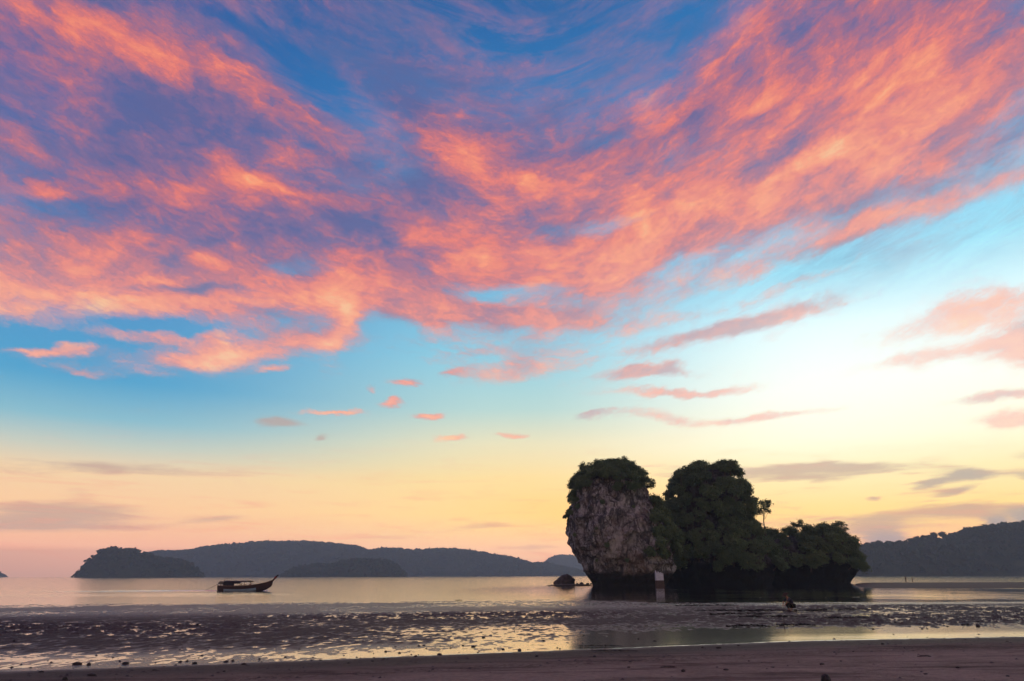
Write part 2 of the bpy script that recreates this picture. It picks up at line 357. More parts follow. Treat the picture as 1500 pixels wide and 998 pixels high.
def m_limestone(name, tone=1., foot=3.1):
    m, g = mat_new(name)
    P = g.n('ShaderNodeTexCoord').outputs['Object']
    st = g.v('MULTIPLY', P, Vector((1, 1, .6)))
    big = g.noise(P, .13, 4, .6, .4); mid = g.noise(st, .55, 6, .68, .8); fine = g.noise(st, 2.4, 5, .7)
    streak = g.noise(g.v('MULTIPLY', P, Vector((1, 1, .22))), .6, 6, .65, 1.2)
    c = g.ramp(g.m('ADD', g.m('MULTIPLY', mid, .6), g.m('MULTIPLY', fine, .4)),
               [(.37, (.04, .037, .039)), (.45, (.14, .128, .126)), (.53, (.31, .297, .296)), (.63, (.55, .53, .52))])
    crack = g.n('ShaderNodeTexVoronoi', feature='DISTANCE_TO_EDGE'); g.put(crack.inputs['Vector'], g.v('ADD', st, g.v('SCALE', g.noise(P, .6, 4, .6, color=True), 2.6))); crack.inputs['Scale'].default_value = .33
    c = g.mix(g.sstep(crack.outputs['Distance'], .09, .0, 0., .85), c, (.03, .028, .03))     # joints in the rock
    c = g.mix(g.sstep(big, .50, .66, 0., .6), c, (.18, .125, .10))          # iron-stained rock
    c = g.mix(g.sstep(streak, .48, .60, 0., .85), c, (.045, .042, .045))        # dark runs of lichen
    pale = g.noise(st, .22, 4, .6, .3)
    c = g.mix(g.sstep(pale, .56, .68, 0., .6), c, (.50, .48, .47))
    z = g.xyz(P)[2]                                                             # tide-marked foot of the rock
    zz = g.m('ADD', z, g.m('MULTIPLY', g.m('SUBTRACT', big, .5), 3.))
    c = g.mix(g.sstep(zz, foot+.5, foot-.7), c, (.020, .018, .018))
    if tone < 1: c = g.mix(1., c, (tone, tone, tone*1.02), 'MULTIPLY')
    h = g.m('ADD', g.m('MULTIPLY', mid, 1.), g.m('MULTIPLY', fine, .5))
    finish(g, principled(g, c, .88, .2, normal=bump(g, h, 1.4, 1.)).outputs[0]); return m
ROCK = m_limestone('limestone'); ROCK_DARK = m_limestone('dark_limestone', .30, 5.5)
def m_darkrock():
    m, g = mat_new('dark_rock'); P = g.n('ShaderNodeTexCoord').outputs['Object']
    n = g.noise(P, .5, 6, .65, .4)
    c = g.ramp(n, [(.32, (.022, .020, .020)), (.52, (.06, .05, .046)), (.72, (.13, .105, .09))])
    finish(g, principled(g, c, .75, .35, normal=bump(g, n, .4)).outputs[0]); return m
DARKROCK = m_darkrock()
def m_stone():
    m, g = mat_new('wet_stone'); P = g.n('ShaderNodeTexCoord').outputs['Object']
    rnd = g.n('ShaderNodeObjectInfo').outputs['Random']
    n = g.noise(P, 14., 5, .65, .4)
    c = g.ramp(g.m('ADD', g.m('MULTIPLY', n, .7), g.m('MULTIPLY', rnd, .3)), [(.3, (.014, .013, .013)), (.55, (.032, .028, .026)), (.8, (.075, .062, .055))])
    finish(g, principled(g, c, .6, .35, normal=bump(g, n, .02)).outputs[0]); return m
STONE = m_stone()
def m_weed():
    m, g = mat_new('weed'); P = g.n('ShaderNodeTexCoord').outputs['Object']
    n = g.noise(P, 9., 5, .65, .4)
    c = g.ramp(n, [(.3, (.010, .010, .009)), (.7, (.032, .028, .020))])
    finish(g, principled(g, c, .65, .3, normal=bump(g, n, .03)).outputs[0]); return m
WEED = m_weed()

# ================================================================== ground: beach, tidal flat, sandbar and seabed in one sheet
# foot of the dry beach in plan (measured), as y over x
_edge = [on_level(*q, .42) for q in ((0, 990), (300, 979), (600, 966), (900, 954), (1200, 942), (1500, 936))]
EX = np.array([-400, -60] + [p.x for p in _edge] + [60, 400.]); EY = np.array([_edge[0].y-60, _edge[0].y-9] + [p.y for p in _edge] + [_edge[-1].y+7, _edge[-1].y+60])
def shore(x): return np.interp(x, EX, EY)
def ground_z(x, y, detail=True):
    x = np.asarray(x, float); y = np.asarray(y, float)
    s = y-shore(x)                                         # metres seaward of the dry sand
    z = np.where(s < 0, .42 - s*.022, np.interp(s, [0, 1.5, 6, 20, 34, 46, 58, 75, 110, 8000], [.42, .37, .335, .21, .105, .045, -.02, -.15, -.6, -2.]))
    # right-hand side: a low sand spit (feet of the crouching person), a channel, and the far sandbar
    rt = smooth(x, 4, 22)
    spit = .13*np.exp(-((y-52-.03*x)/7.)**2)*rt
    chan = -.10*np.exp(-((y-72)/10.)**2)*rt
    n = fbm(np.stack([x*.03, y*.03, 0*x+3.3], -1), 3, 5)-.5
    bar = (.62*np.exp(-((y-188)/46.)**2)+.16*n)*smooth(x/np.maximum(y, 1), .455, .50)*smooth(y, 110, 140)
    z = z + spit + chan
    z = np.maximum(z, np.where((y > 105) & (x > 45), bar-.20, -9))
    if detail:
        wet = smooth(s, .2, 2.5)*(1-smooth(s, 55, 75))
        p = np.stack([x, y, 0*x], -1)
        big = fbm(p*np.array([.10, .16, 1]), 4, 11)-.5      # long pools and banks
        mid = fbm(p*np.array([3.2, 1.6, 1])+7.1, 3, 21)-.5  # ripple marks and worm casts
        fine = fbm(p*np.array([7.0, 3.6, 1])+1.7, 2, 31)-.5
        rough = .45+1.1*smooth(fbm(p*np.array([.045, .09, 1])+3.1, 2, 51), .35, .62)
        rough = rough*(.35+.65*smooth(s, 4, 10))*(1-.7*smooth(s, 24, 36))
        mid2 = fbm(p*np.array([.5, .26, 1])+2.3, 3, 25)-.5
        z = z + wet*(.026*big + .030*mid2*smooth(s, 3, 8) + rough*(.12*mid + .12*fine))
        dry = 1-smooth(s, -.5, .8)
        z = z + dry*(.035*(fbm(p*.55+4., 3, 41)-.5) + .034*(fbm(p*np.array([2.4, 2.4, 1])+9., 4, 43, .6)-.5))
    return z
def film_z(X, Y):
    """level of the film of water left standing on the tidal flat"""
    s = Y-shore(X); p = np.stack([X, Y, 0*X], -1)
    lvl = (fbm(p*np.array([.05, .13, 1])+2.2, 3, 71)-.5)*.045
    edge = (.002+.018*smooth(X, -3, 8))*np.exp(-((s-3.0)/2.0)**2)        # the long pool at the foot of the beach
    right = .016*smooth(X, 3, 14)*smooth(s, 1, 3)*(1-smooth(s, 6, 10)) - .011*smooth(X, 1, 4)*(1-smooth(X, 14, 20))*smooth(s, 6, 10)*(1-smooth(s, 26, 34))
    left = -.016*smooth(-X, -2, 12)*smooth(s, 5, 9)
    return ground_z(X, Y, False) - .004 + lvl + edge + right + left - .25*(1-smooth(s, .1, 1.2)) - .05*smooth(s, 55, 66)
def build_ground():
    t = np.concatenate([-np.geomspace(45, .97, 26), np.linspace(-.95, .95, 1150), np.geomspace(.97, 45, 26)])
    y = np.concatenate([np.linspace(-60, 6, 12), np.geomspace(7.5, 95, 430), np.geomspace(97, 420, 90), np.geomspace(460, 5080, 14)])
    w = np.clip(y, 9, 170)
    X = t[None, :]*w[:, None]; Y = np.repeat(y[:, None], len(t), 1)
    Z = ground_z(X, Y)
    me = npmesh('ground', np.stack([X, Y, Z], -1).reshape(-1, 3), grid_faces(len(y), len(t)), True)
    s = (Y-shore(X)).ravel()
    at = me.attributes.new('seaward', 'FLOAT', 'POINT'); at.data.foreach_set('value', s.astype(np.float32))
    dm = np.where(Y < 90, Z-film_z(X, Y), 1.).ravel()
    at = me.attributes.new('above_film', 'FLOAT', 'POINT'); at.data.foreach_set('value', dm.astype(np.float32))
    m, g = mat_new('sand')
    a = g.n('ShaderNodeAttribute', attribute_name='seaward').outputs['Fac']
    P = g.n('ShaderNodeTexCoord').outputs['Object']
    n = g.noise(P, .7, 5, .62, .3); nf = g.noise(P, 9., 5, .7); nl = g.noise(g.v('MULTIPLY', P, Vector((.28, 1.6, 1))), .8, 5, .65, .5)
    sp = g.m('ADD', a, g.m('MULTIPLY', g.m('SUBTRACT', n, .5), 1.4))
    wet = g.sstep(sp, -3.0, -.2)
    dry = g.ramp(g.m('ADD', g.m('MULTIPLY', n, .5), g.m('MULTIPLY', nf, .5)), [(.34, (.14, .110, .084)), (.66, (.33, .270, .212))])
    dry = g.mix(g.sstep(nl, .47, .64, 0., .78), dry, (.06, .042, .036))       # lines of tide wrack and damp sand
    wr = g.m('MULTIPLY', g.sstep(a, -4.2, -2.9), g.sstep(a, -1.8, -2.6))     # a wrack line along the last tide
    dry = g.mix(g.m('MULTIPLY', wr, g.sstep(nf, .42, .6, 0., .75)), dry, (.035, .027, .024))
    wetc = g.ramp(nf, [(.3, (.028, .021, .019)), (.7, (.062, .048, .043))])
    c = g.mix(wet, dry, wetc)
    out = g.m('MULTIPLY', g.sstep(sp, 24., 36.), g.sstep(sp, 85., 70.))                              # the outer flat is smooth and soaked
    r = g.m('SUBTRACT', g.sstep(wet, 0., 1., .92, .62), g.m('MULTIPLY', out, .24))
    h = g.m('ADD', g.m('MULTIPLY', nf, .6), g.m('MULTIPLY', g.noise(P, 34., 3, .7), .4))
    foot = g.m('MULTIPLY', g.sstep(sp, .2, 1.6), g.sstep(sp, 6., 3.5))      # soaked strip at the foot of the beach
    r = g.m('SUBTRACT', r, g.m('MULTIPLY', foot, .22))
    af = g.n('ShaderNodeAttribute', attribute_name='above_film').outputs['Fac']
    damp = g.m('MULTIPLY', g.sstep(af, .022, .0), wet)                        # sand still running with water
    r = g.m('SUBTRACT', r, g.m('MULTIPLY', damp, .22), clamp=True)
    sand = principled(g, c, r, .28, normal=bump(g, h, .06, .9)); g.put(sand.inputs['Specular IOR Level'], g.m('ADD', g.m('ADD', .12, g.m('MULTIPLY', damp, .4)), g.m('ADD', g.m('MULTIPLY', foot, .35), g.m('MULTIPLY', out, .3))))
    finish(g, sand.outputs[0])
    tag(link('ground', me, m), kind='structure')
build_ground()

# ================================================================== water
def m_water(name, rip, rough, body=(.018, .024, .026), ior=2.0, gloss=.5):
    m, g = mat_new(name); P = g.n('ShaderNodeTexCoord').outputs['Object']
    a = g.noise(g.v('MULTIPLY', P, Vector((.45, 1.3, 1))), .55, 4, .6, .3); b = g.noise(g.v('MULTIPLY', P, Vector((.6, 1.2, 1))), 3.2, 3, .6)
    h = g.m('ADD', g.m('MULTIPLY', a, .7), g.m('MULTIPLY', b, .2))
    if rough < .12:
        # calm in the lee of the rocks, ruffled out in the open bay
        q = g.v('MULTIPLY', g.v('SUBTRACT', P, Vector((44, 132, 0))), Vector((1/52, 1/75, 0)))
        rough = g.sstep(g.v('LENGTH', q), .75, 1.15, .04, .085)
        h = g.m('MULTIPLY', h, g.sstep(g.v('LENGTH', q), .75, 1.15, .5, 2.2))
    nb = bump(g, h, rip, 1.)
    p = principled(g, body, rough, .5, ior=ior, normal=nb)
    sheen = g.n('ShaderNodeBsdfGlossy'); sheen.inputs['Color'].default_value = (.96, .95, .93, 1); g.put(sheen.inputs['Roughness'], rough); g.put(sheen.inputs['Normal'], nb)
    mx = g.n('ShaderNodeMixShader'); mx.inputs[0].default_value = gloss
    g.nt.links.new(p.outputs[0], mx.inputs[1]); g.nt.links.new(sheen.outputs[0], mx.inputs[2])
    finish(g, mx.outputs[0]); return m
def build_sea():
    t = np.concatenate([-np.geomspace(45, 1.0, 12), np.linspace(-.95, .95, 420), np.geomspace(1.0, 45, 12)])
    y = np.concatenate([np.geomspace(48, 260, 260), np.geomspace(263, 5080, 60)])
    w = np.clip(y, 9, 170*1.0)
    w = np.where(y > 170, 170+(y-170)*.22, w)
    X = t[None, :]*w[:, None]; Y = np.repeat(y[:, None], len(t), 1)
    p = np.stack([X, Y, 0*X], -1)
    near = (1-smooth(Y, 95, 210))
    ph = Y*1.25 + 5*fbm(p*np.array([.035, .05, 1]), 3, 61)
    Z = .022*near*np.sin(ph)*smooth(fbm(p*np.array([.02, .06, 1])+5, 3, 63), .42, .62) + .02*near*(fbm(p*np.array([.25, .6, 1]), 3, 62)-.5)
    me = npmesh('sea', np.stack([X, Y, Z], -1).reshape(-1, 3), grid_faces(len(y), len(t)), True)
    tag(link('sea', me, m_water('sea_water', .035, .11, (.02, .022, .022), ior=2.0, gloss=.6)), kind='structure')
    # the film of water left standing between the ripples of the tidal flat
    t = np.concatenate([-np.geomspace(3, 1.0, 6), np.linspace(-.98, .98, 300), np.geomspace(1.0, 3, 6)])
    y = np.geomspace(9, 84, 220); X = t[None, :]*y[:, None]; Y = np.repeat(y[:, None], len(t), 1)
    Z = film_z(X, Y)
    me = npmesh('pool_water', np.stack([X, Y, Z], -1).reshape(-1, 3), grid_faces(len(y), len(t)), True)
    tag(link('pool_water', me, m_water('pool_film', .016, .13, (.03, .024, .022), ior=2.0, gloss=.45)), kind='structure')
build_sea()

# ================================================================== far hills and woods
def crowd_of_crowns(pts, rad, n_leaf, seed, flat=.8):
    """many small crowns as leaf clumps in one mesh: pts (n,3) crown centres, rad (n,)"""
    r = np.random.default_rng(seed); n = len(pts)
    d = r.normal(size=(n, n_leaf, 3)); d /= np.linalg.norm(d, axis=-1, keepdims=True)
    d[..., 2] = abs(d[..., 2])*flat - .25
    rr = (.5+.8*r.random((n, n_leaf, 1))**2)*rad[:, None, None]
    c = pts[:, None, :] + d*rr
    a = r.normal(size=c.shape); a -= .6*d; a /= np.linalg.norm(a, axis=-1, keepdims=True)
    b = np.cross(a, r.normal(size=c.shape)); b /= np.linalg.norm(b, axis=-1, keepdims=True)
    sz = (rad[:, None, None]*(.34+.3*r.random((n, n_leaf, 1))))
    q = np.stack([c-a*sz, c-b*sz*.7, c+a*sz, c+b*sz*.7], 2).reshape(-1, 3)
    return q, np.arange(len(q)).reshape(-1, 4)
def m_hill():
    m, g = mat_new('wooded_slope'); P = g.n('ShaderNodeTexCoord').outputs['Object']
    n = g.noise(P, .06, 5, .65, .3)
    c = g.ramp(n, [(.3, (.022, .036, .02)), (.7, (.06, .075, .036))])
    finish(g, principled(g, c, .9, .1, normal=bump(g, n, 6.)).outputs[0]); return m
HILL = m_hill()
def hill(name, Y, line, depth, crown, step, seed, label, shore_rock=0.):
    """a wooded island or ridge: `line` is its measured skyline, drawn at distance Y"""
    pts = [on_depth(x, y, Y) for x, y in line]
    xs = np.array([p.x for p in pts]); zs = np.array([p.z for p in pts]) - crown*.7
    nx = int(min(420, (xs[-1]-xs[0])/step))+2; nv = 26
    x = np.linspace(xs[0], xs[-1], nx); top = np.maximum(np.interp(x, xs, zs), .2)
    v = np.linspace(-1, 1, nv)
    prof = (1-abs(v)**2.2)
    X = np.repeat(x[None, :], nv, 0); Yg = Y + depth*v[:, None]*(.35+.65*(top/top.max())[None, :])
    Z = prof[:, None]*top[None, :]
    nn = fbm(np.stack([X/90, Yg/90, 0*X+seed], -1), 4, seed)-.5
    Z = Z*(1+.28*nn*(1-np.clip(prof[:, None], 0, 1)**3)) - 1.0*(prof[:, None] < .01)
    me = npmesh(name, np.stack([X, Yg, Z], -1).reshape(-1, 3), grid_faces(nv, nx), True)
    h = tag(link(name, me, HILL), kind='structure')
    # woods
    r = np.random.default_rng(seed)
    n = int((xs[-1]-xs[0])*depth*1.25/(crown*crown*2.4)); n = min(n, 5200)
    u = r.random(n)*(nx-1.001); vv = (-1+1.12*r.random(n)**.8)
    i = u.astype(int); f = u-i
    tt = top[i]*(1-f)+top[np.minimum(i+1, nx-1)]*f; px = x[i]*(1-f)+x[np.minimum(i+1, nx-1)]*f
    pz = (1-abs(vv)**2.2)*tt; py = Y+depth*vv*(.35+.65*tt/top.max())
    rad = crown*(.55+.75*r.random(n))
    q, fc = crowd_of_crowns(np.stack([px, py, pz+rad*.25], -1), rad, 30 if Y < 1500 else 16, seed)
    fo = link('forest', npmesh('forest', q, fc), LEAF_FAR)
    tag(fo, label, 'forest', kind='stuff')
hill('hill', 4700, [(770, 842), (792, 830), (805, 818), (818, 813), (838, 814), (855, 822), (880, 832), (905, 843)], 320, 11, 14, 3, 'dense woods on the pale hill farthest behind the rock')
hill('hill', 3200, [(190, 842), (215, 812), (240, 808), (280, 807), (310, 801), (350, 797), (390, 794), (450, 794), (490, 796), (520, 800), (543, 807),
                    (570, 803), (610, 806), (640, 805), (665, 804), (700, 809), (740, 815), (780, 825), (800, 825), (840, 834), (885, 843)], 420, 11, 10, 4, 'dense woods over the long ridge across the bay')
hill('hill', 1750, [(121, 844), (124, 834), (131, 829), (141, 818), (152, 805), (166, 802), (190, 803), (205, 806), (222, 813), (240, 817), (268, 820), (285, 828), (292, 836), (296, 844)],
     90, 7.5, 7, 5, 'dense woods on the dark steep-ended island')
hill('hill', 2000, [(418, 844), (424, 837), (440, 830), (465, 826), (485, 826), (505, 821), (525, 818), (552, 819), (572, 822), (586, 831), (591, 838), (594, 844)],
     110, 7.5, 7, 6, 'dense woods on the low dark island before the ridge')
hill('hill', 3400, [(-60, 838), (-30, 832), (-10, 834), (1, 838), (6, 845)], 90, 8, 12, 8, 'dense woods on the far headland tip')
# right-hand headland
hill('headland', 1400, [(1225, 842), (1245, 824), (1262, 800), (1290, 797), (1330, 795), (1360, 791), (1390, 787), (1420, 776), (1450, 772), (1480, 768), (1520, 764), (1600, 752), (1750, 745), (1900, 760), (2100, 780), (2300, 841)],
     190, 8.6, 8, 9, 'dense woods on the long headland beside the sandbar')

# ================================================================== the limestone rocks
def rock_loft(Y, rows, depth, seed, amp=1., nseg=230, nrow=150, flute=1., lean=0.):
    """rows: measured (photo y, left x, right x) at distance Y, from the top down; lofted round and weathered"""
    zz = []; cx = []; rx = []
    for (py, xl, xr) in rows:
        a, b = on_depth(xl, py, Y), on_depth(xr, py, Y)
        zz.append((a.z+b.z)/2); cx.append((a.x+b.x)/2); rx.append((b.x-a.x)/2)
    zz, cx, rx = map(np.array, (zz, cx, rx))
    o = np.argsort(zz); zz, cx, rx = zz[o], cx[o], rx[o]
    z = np.linspace(min(zz[0], -1.2), zz[-1], nrow)
    C = np.interp(z, zz, cx); Rr = np.interp(z, zz, rx)
    k = np.array([.25, .5, .25])
    for _ in range(3): Rr[1:-1] = np.convolve(Rr, k, 'valid')
    th = np.linspace(0, 2*math.pi, nseg, endpoint=False)
    ct, s_ = np.cos(th)[None, :], np.sin(th)[None, :]
    e = .82
    X = C[:, None] + Rr[:, None]*np.sign(ct)*abs(ct)**e
    Yg = Y + depth*.35 + depth*(Rr/Rr.max())[:, None]**.9*np.sign(s_)*abs(s_)**e + lean*(z[:, None])
    Z = np.repeat(z[:, None], nseg, 1)
    p = np.stack([X, Yg, Z], -1)
    big = fbm(p/7.5, 3, seed)-.5
    fl = fbm(p*np.array([1/2.1, 1/2.1, 1/7.]), 4, seed+3, .55, True)-.55
    mid = fbm(p/1.7, 4, seed+5, .55)-.5
    rg = fbm(p/3.6, 3, seed+9, .5, True)-.6
    disp = amp*(3.0*big + 1.2*flute*fl + 1.3*mid + 2.8*rg)
    foot = 1-.55*smooth(-z, -3, 0)[:, None]
    capt = (1-smooth(z, zz[-1]-2.5, zz[-1]))[:, None]
    nx_ = np.cos(th)[None, :]; ny_ = np.sin(th)[None, :]
    X = X + nx_*disp*foot*(.3+.7*capt); Yg = Yg + ny_*disp*foot*(.3+.7*capt); Z = Z + .6*amp*(fbm(p/2.3+5, 3, seed+7)-.5)*smooth(z, 0, 3)[:, None]
    v = np.stack([X, Yg, Z], -1).reshape(-1, 3)
    f = grid_faces(nrow, nseg, True)
    # closing cap
    top = np.arange((nrow-1)*nseg, nrow*nseg); c = v[top].mean(0)+[0, 0, .5]
    v = np.vstack([v, c]); ci = len(v)-1
    tri = np.stack([top, np.roll(top, -1), np.full(nseg, ci), np.full(nseg, ci)], -1)
    me = bpy.data.meshes.new('rock')
    me.from_pydata(v.tolist(), [], f.tolist()+[t[:3].tolist() for t in tri]); me.update()
    me.polygons.foreach_set('use_smooth', np.ones(len(me.polygons), dtype=bool))
    return me, X, Yg, Z
STACK = rock_loft(178, [(681, 889, 902), (687, 876, 915), (695, 862, 928), (705, 852, 938), (716, 844, 945), (735, 840, 951), (760, 837, 966), (790, 839, 982), (812, 848, 988), (832, 861, 990), (846, 869, 985), (857, 874, 978), (880, 874, 978)],
                  12.5, 17, .85)
KNOLL = rock_loft(198, [(686, 1040, 1062), (694, 1022, 1076), (705, 1010, 1084), (718, 1004, 1089), (740, 1000, 1092), (770, 988, 1095), (800, 972, 1112), (825, 968, 1132), (845, 974, 1134), (856, 978, 1132), (880, 978, 1132)],
                  13, 29, .7, 200, 120)
SPUR = rock_loft(214, [(786, 1150, 1216), (793, 1130, 1234), (803, 1120, 1244), (820, 1110, 1252), (838, 1106, 1254), (848, 1110, 1250), (854, 1112, 1247), (880, 1112, 1247)],
                 14, 41, .6, 190, 80)
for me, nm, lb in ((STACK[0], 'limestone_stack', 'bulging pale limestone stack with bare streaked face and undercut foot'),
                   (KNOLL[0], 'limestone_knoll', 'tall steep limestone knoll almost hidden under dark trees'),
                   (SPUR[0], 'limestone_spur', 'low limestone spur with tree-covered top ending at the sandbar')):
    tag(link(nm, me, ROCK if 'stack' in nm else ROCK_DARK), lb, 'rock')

def boulder_mesh(name, sx, sy, sz, seed, amp=.3, sub=4, flat=.35, freq=1.3):
    bm = bmesh.new(); bmesh.ops.create_icosphere(bm, subdivisions=sub, radius=1)
    co = np.array([v.co[:] for v in bm.verts])
    d = 1 + amp*2*(fbm(co*freq+seed*3.1, 4, seed)-.5) + amp*.8*(fbm(co*freq*2.3+seed, 3, seed+2, .5, True)-.6)
    co = co*d[:, None]*np.array([sx, sy, sz]); co[:, 2] = np.maximum(co[:, 2], -sz*flat)
    for v, c in zip(bm.verts, co): v.co = c
    bm.normal_update(); me = bpy.data.meshes.new(name); bm.to_mesh(me); bm.free()
    me.polygons.foreach_set('use_smooth', np.ones(len(me.polygons), dtype=bool)); return me
# boulder and small rocks off the foot of the stack
b0 = on_level(828, 857, 0)
tag(link('boulder', boulder_mesh('boulder', 2.35, 2.0, 1.95, 3, .34), DARKROCK), 'rounded dark boulder standing in the shallows off the pale stack', 'boulder').location = (b0.x, b0.y, .75)
b1 = on_level(817, 857, 0)
tag(link('boulder', boulder_mesh('boulder_low', 1.1, 1.0, .95, 8, .34), DARKROCK), 'smaller reddish boulder leaning on the rounded dark one', 'boulder').location = (b1.x, b1.y, .45)
led = link('rock_ledge', boulder_mesh('rock_ledge', 5.6, 2.2, .30, 12, .3), DARKROCK)
l0 = on_level(836, 858, 0); led.location = (l0.x, l0.y, .06); tag(led, 'low flat rock ledge around the foot of the dark boulder', 'rock')
for k, (px, s_) in enumerate(((846, .32), (852, .5), (861, .36), (866, .3))):
    q = on_level(px, 857, 0)
    tag(link('rock', boulder_mesh('shore_rock', s_*1.2, s_, s_, 20+k, .3, 3), DARKROCK), 'small dark rock between the boulder and the stack', 'rock', 'small rocks off the stack').location = (q.x, q.y, .18)

# ================================================================== trees
def tube(path, rad, seg=6):
    path = [Vector(p) for p in path]; v = []; f = []
    for i, p in enumerate(path):
        t = (path[min(i+1, len(path)-1)]-path[max(i-1, 0)]).normalized()
        a = t.orthogonal().normalized(); b = t.cross(a)
        for k in range(seg):
            an = 2*math.pi*k/seg; v.append(p+(a*math.cos(an)+b*math.sin(an))*rad[i])
    for i in range(len(path)-1):
        for k in range(seg):
            f.append((i*seg+k, i*seg+(k+1) % seg, (i+1)*seg+(k+1) % seg, (i+1)*seg+k))
    return v, f
class Parts:
    def __init__(s): s.v = []; s.f = []
    def add(s, vf):
        o = len(s.v); s.v += [tuple(q) for q in vf[0]]; s.f += [tuple(i+o for i in q) for q in vf[1]]
    def box(s, c, d, rot=None):
        x, y, z = (q/2 for q in d); P = [Vector((i*x, j*y, k*z)) for i in (-1, 1) for j in (-1, 1) for k in (-1, 1)]
        if rot: P = [rot @ p for p in P]
        s.add(([p+Vector(c) for p in P], [(0, 1, 3, 2), (4, 6, 7, 5), (0, 4, 5, 1), (2, 3, 7, 6), (0, 2, 6, 4), (1, 5, 7, 3)]))
    def mesh(s, name, smooth_=False):
        me = bpy.data.meshes.new(name); me.from_pydata(s.v, [], s.f); me.update()
        if smooth_: me.polygons.foreach_set('use_smooth', np.ones(len(me.polygons), dtype=bool))
        return me
def crown_mesh(name, seed, rx, rz, clumps, leaves, size, cl=.42, up=.35, lift=0., hollow=.55):
    """leaf-sized faces gathered in clumps through the crown's volume"""
    r = np.random.default_rng(seed); qs = []
    cs = []
    for k in range(clumps):
        d = r.normal(size=3); d /= np.linalg.norm(d); d[2] = d[2]*.75+.2
        cs.append(d*np.array([rx, rx, rz])*(hollow+(1-hollow)*r.random())*.8 + [0, 0, lift])
    for c in cs:
        R = cl*rx*(.6+.7*r.random()); n = int(leaves*(.6+.8*r.random()))
        d = r.normal(size=(n, 3)); d /= np.linalg.norm(d, axis=1, keepdims=True)
        p = c + np.clip(r.normal(size=(n, 3)), -2, 2)*R*.58*np.array([1, 1, .7])
        a = r.normal(size=(n, 3)); a[:, 2] *= .5; a /= np.linalg.norm(a, axis=1, keepdims=True)
        nn = d*.6 + r.normal(size=(n, 3))*.7 + [0, 0, up]; b = np.cross(a, nn); b /= np.linalg.norm(b, axis=1, keepdims=True)+1e-9
        s = size*(.55+.9*r.random((n, 1)))
        qs.append(np.stack([p-a*s, p-b*s*.45, p+a*s, p+b*s*.45], 1).reshape(-1, 3))
    q = np.concatenate(qs); return npmesh(name, q, np.arange(len(q)).reshape(-1, 4)), cs
def trunk_mesh(name, seed, h, r0, cs, sway=.25):
    r = random.Random(seed); P = Parts(); n = 6
    path = [Vector((sway*h*.25*math.sin(i*.9+seed)*i/n, sway*h*.25*math.cos(i*.7+seed)*i/n, h*i/n)) for i in range(n+1)]
    path[0].z = -.6
    P.add(tube(path, [r0*(1-.6*i/n) for i in range(n+1)], 7))
    for c in cs[:7]:
        a = path[r.randint(3, n)]; c = Vector(c); m_ = a.lerp(c, .5)+Vector((0, 0, -.12*h*.3))
        P.add(tube([a, m_, c], [r0*.36, r0*.22, r0*.08], 5))
    return P.mesh(name, True)
KINDS = {}
def make_kind(key, seed, rx, rz, clumps, leaves, size, h, r0, **kw):
    c, cs = crown_mesh('crown_'+key, seed, rx, rz, clumps, leaves, size, lift=h, **kw)
    KINDS[key] = (trunk_mesh('trunk_'+key, seed, h, r0, cs), c)
for k in range(4): make_kind('round%d' % k, 100+k, 2.0, 1.8, 30, 85, .21, 2.0, .16, cl=.36, hollow=.35)
for k in range(2): make_kind('spread%d' % k, 120+k, 2.3, 1.5, 26, 80, .22, 2.4, .15, hollow=.5, cl=.34)
for k in range(2): make_kind('open%d' % k, 130+k, 2.1, 1.9, 15, 70, .21, 2.6, .13, hollow=.8, cl=.30)
for k in range(2): make_kind('hang%d' % k, 140+k, 1.5, 1.6, 16, 75, .24, .5, .10, up=-.1)
for k in range(3): make_kind('far%d' % k, 150+k, 5.2, 4.4, 20, 80, .85, 6.5, .35)
make_kind('tall', 175, 2.5, 3.3, 24, 70, .21, 5.6, .16, hollow=.6, cl=.26)
N_TREES = 0
def tree(name, key, loc, s, rz, label, group=None, tilt=(0, 0), leaf=None, cat='tree'):
    t = empty(name, loc, rz); t.scale = (s, s, s); t.rotation_euler = (tilt[0], tilt[1], rz)
    tr, cr = KINDS[key]
    link('trunk', tr, BARK, t); link('crown', cr, LEAF if leaf is None else leaf, t)
    return tag(t, label, cat, group)
def scatter_on(data, accept, spacing, n_try, seed, maxn):
    """points on a rock's surface, at least `spacing` apart, with outward normals"""
    _, X, Y, Z = data; r = random.Random(seed); nr, nc = X.shape; out = []
    for _ in range(n_try):
        i, j = r.randrange(2, nr-2), r.randrange(nc); j2, j0 = (j+2) % nc, (j-2) % nc
        p = Vector((X[i, j], Y[i, j], Z[i, j]))
        a = Vector((X[i, j2]-X[i, j0], Y[i, j2]-Y[i, j0], Z[i, j2]-Z[i, j0])); b = Vector((X[i+2, j]-X[i-2, j], Y[i+2, j]-Y[i-2, j], Z[i+2, j]-Z[i-2, j]))
        n = a.cross(b); n = n.normalized() if n.length > 1e-6 else Vector((0, 0, 1))
        if i > nr-10: n = (n+Vector((0, 0, 1))).normalized()
        if not accept(p, n): continue
        if any((p-q).length < spacing for q, _ in out): continue
        out.append((p, n))
        if len(out) >= maxn: break
    return out
rr = random.Random(5)
def plant(pts, name, kinds, smin, smax, label, group, lift=-.5, lean=.5, cat='tree'):
    for p, n in pts:
        q = p + n*(.35) + Vector((0, 0, lift)); s_ = rr.uniform(smin, smax)
        lb, gp = label(p, n, s_) if callable(label) else (label, group)
        o = tree(name, rr.choice(kinds), q, s_, rr.uniform(0, 6.28), lb, gp, cat=cat)
        ax = Vector((0, 0, 1)).lerp(n, lean).normalized()
        o.rotation_euler = (ax.to_track_quat('Z', 'Y') @ Euler((0, 0, rr.uniform(0, 6.28))).to_quaternion()).to_euler()
EYEV = EYE
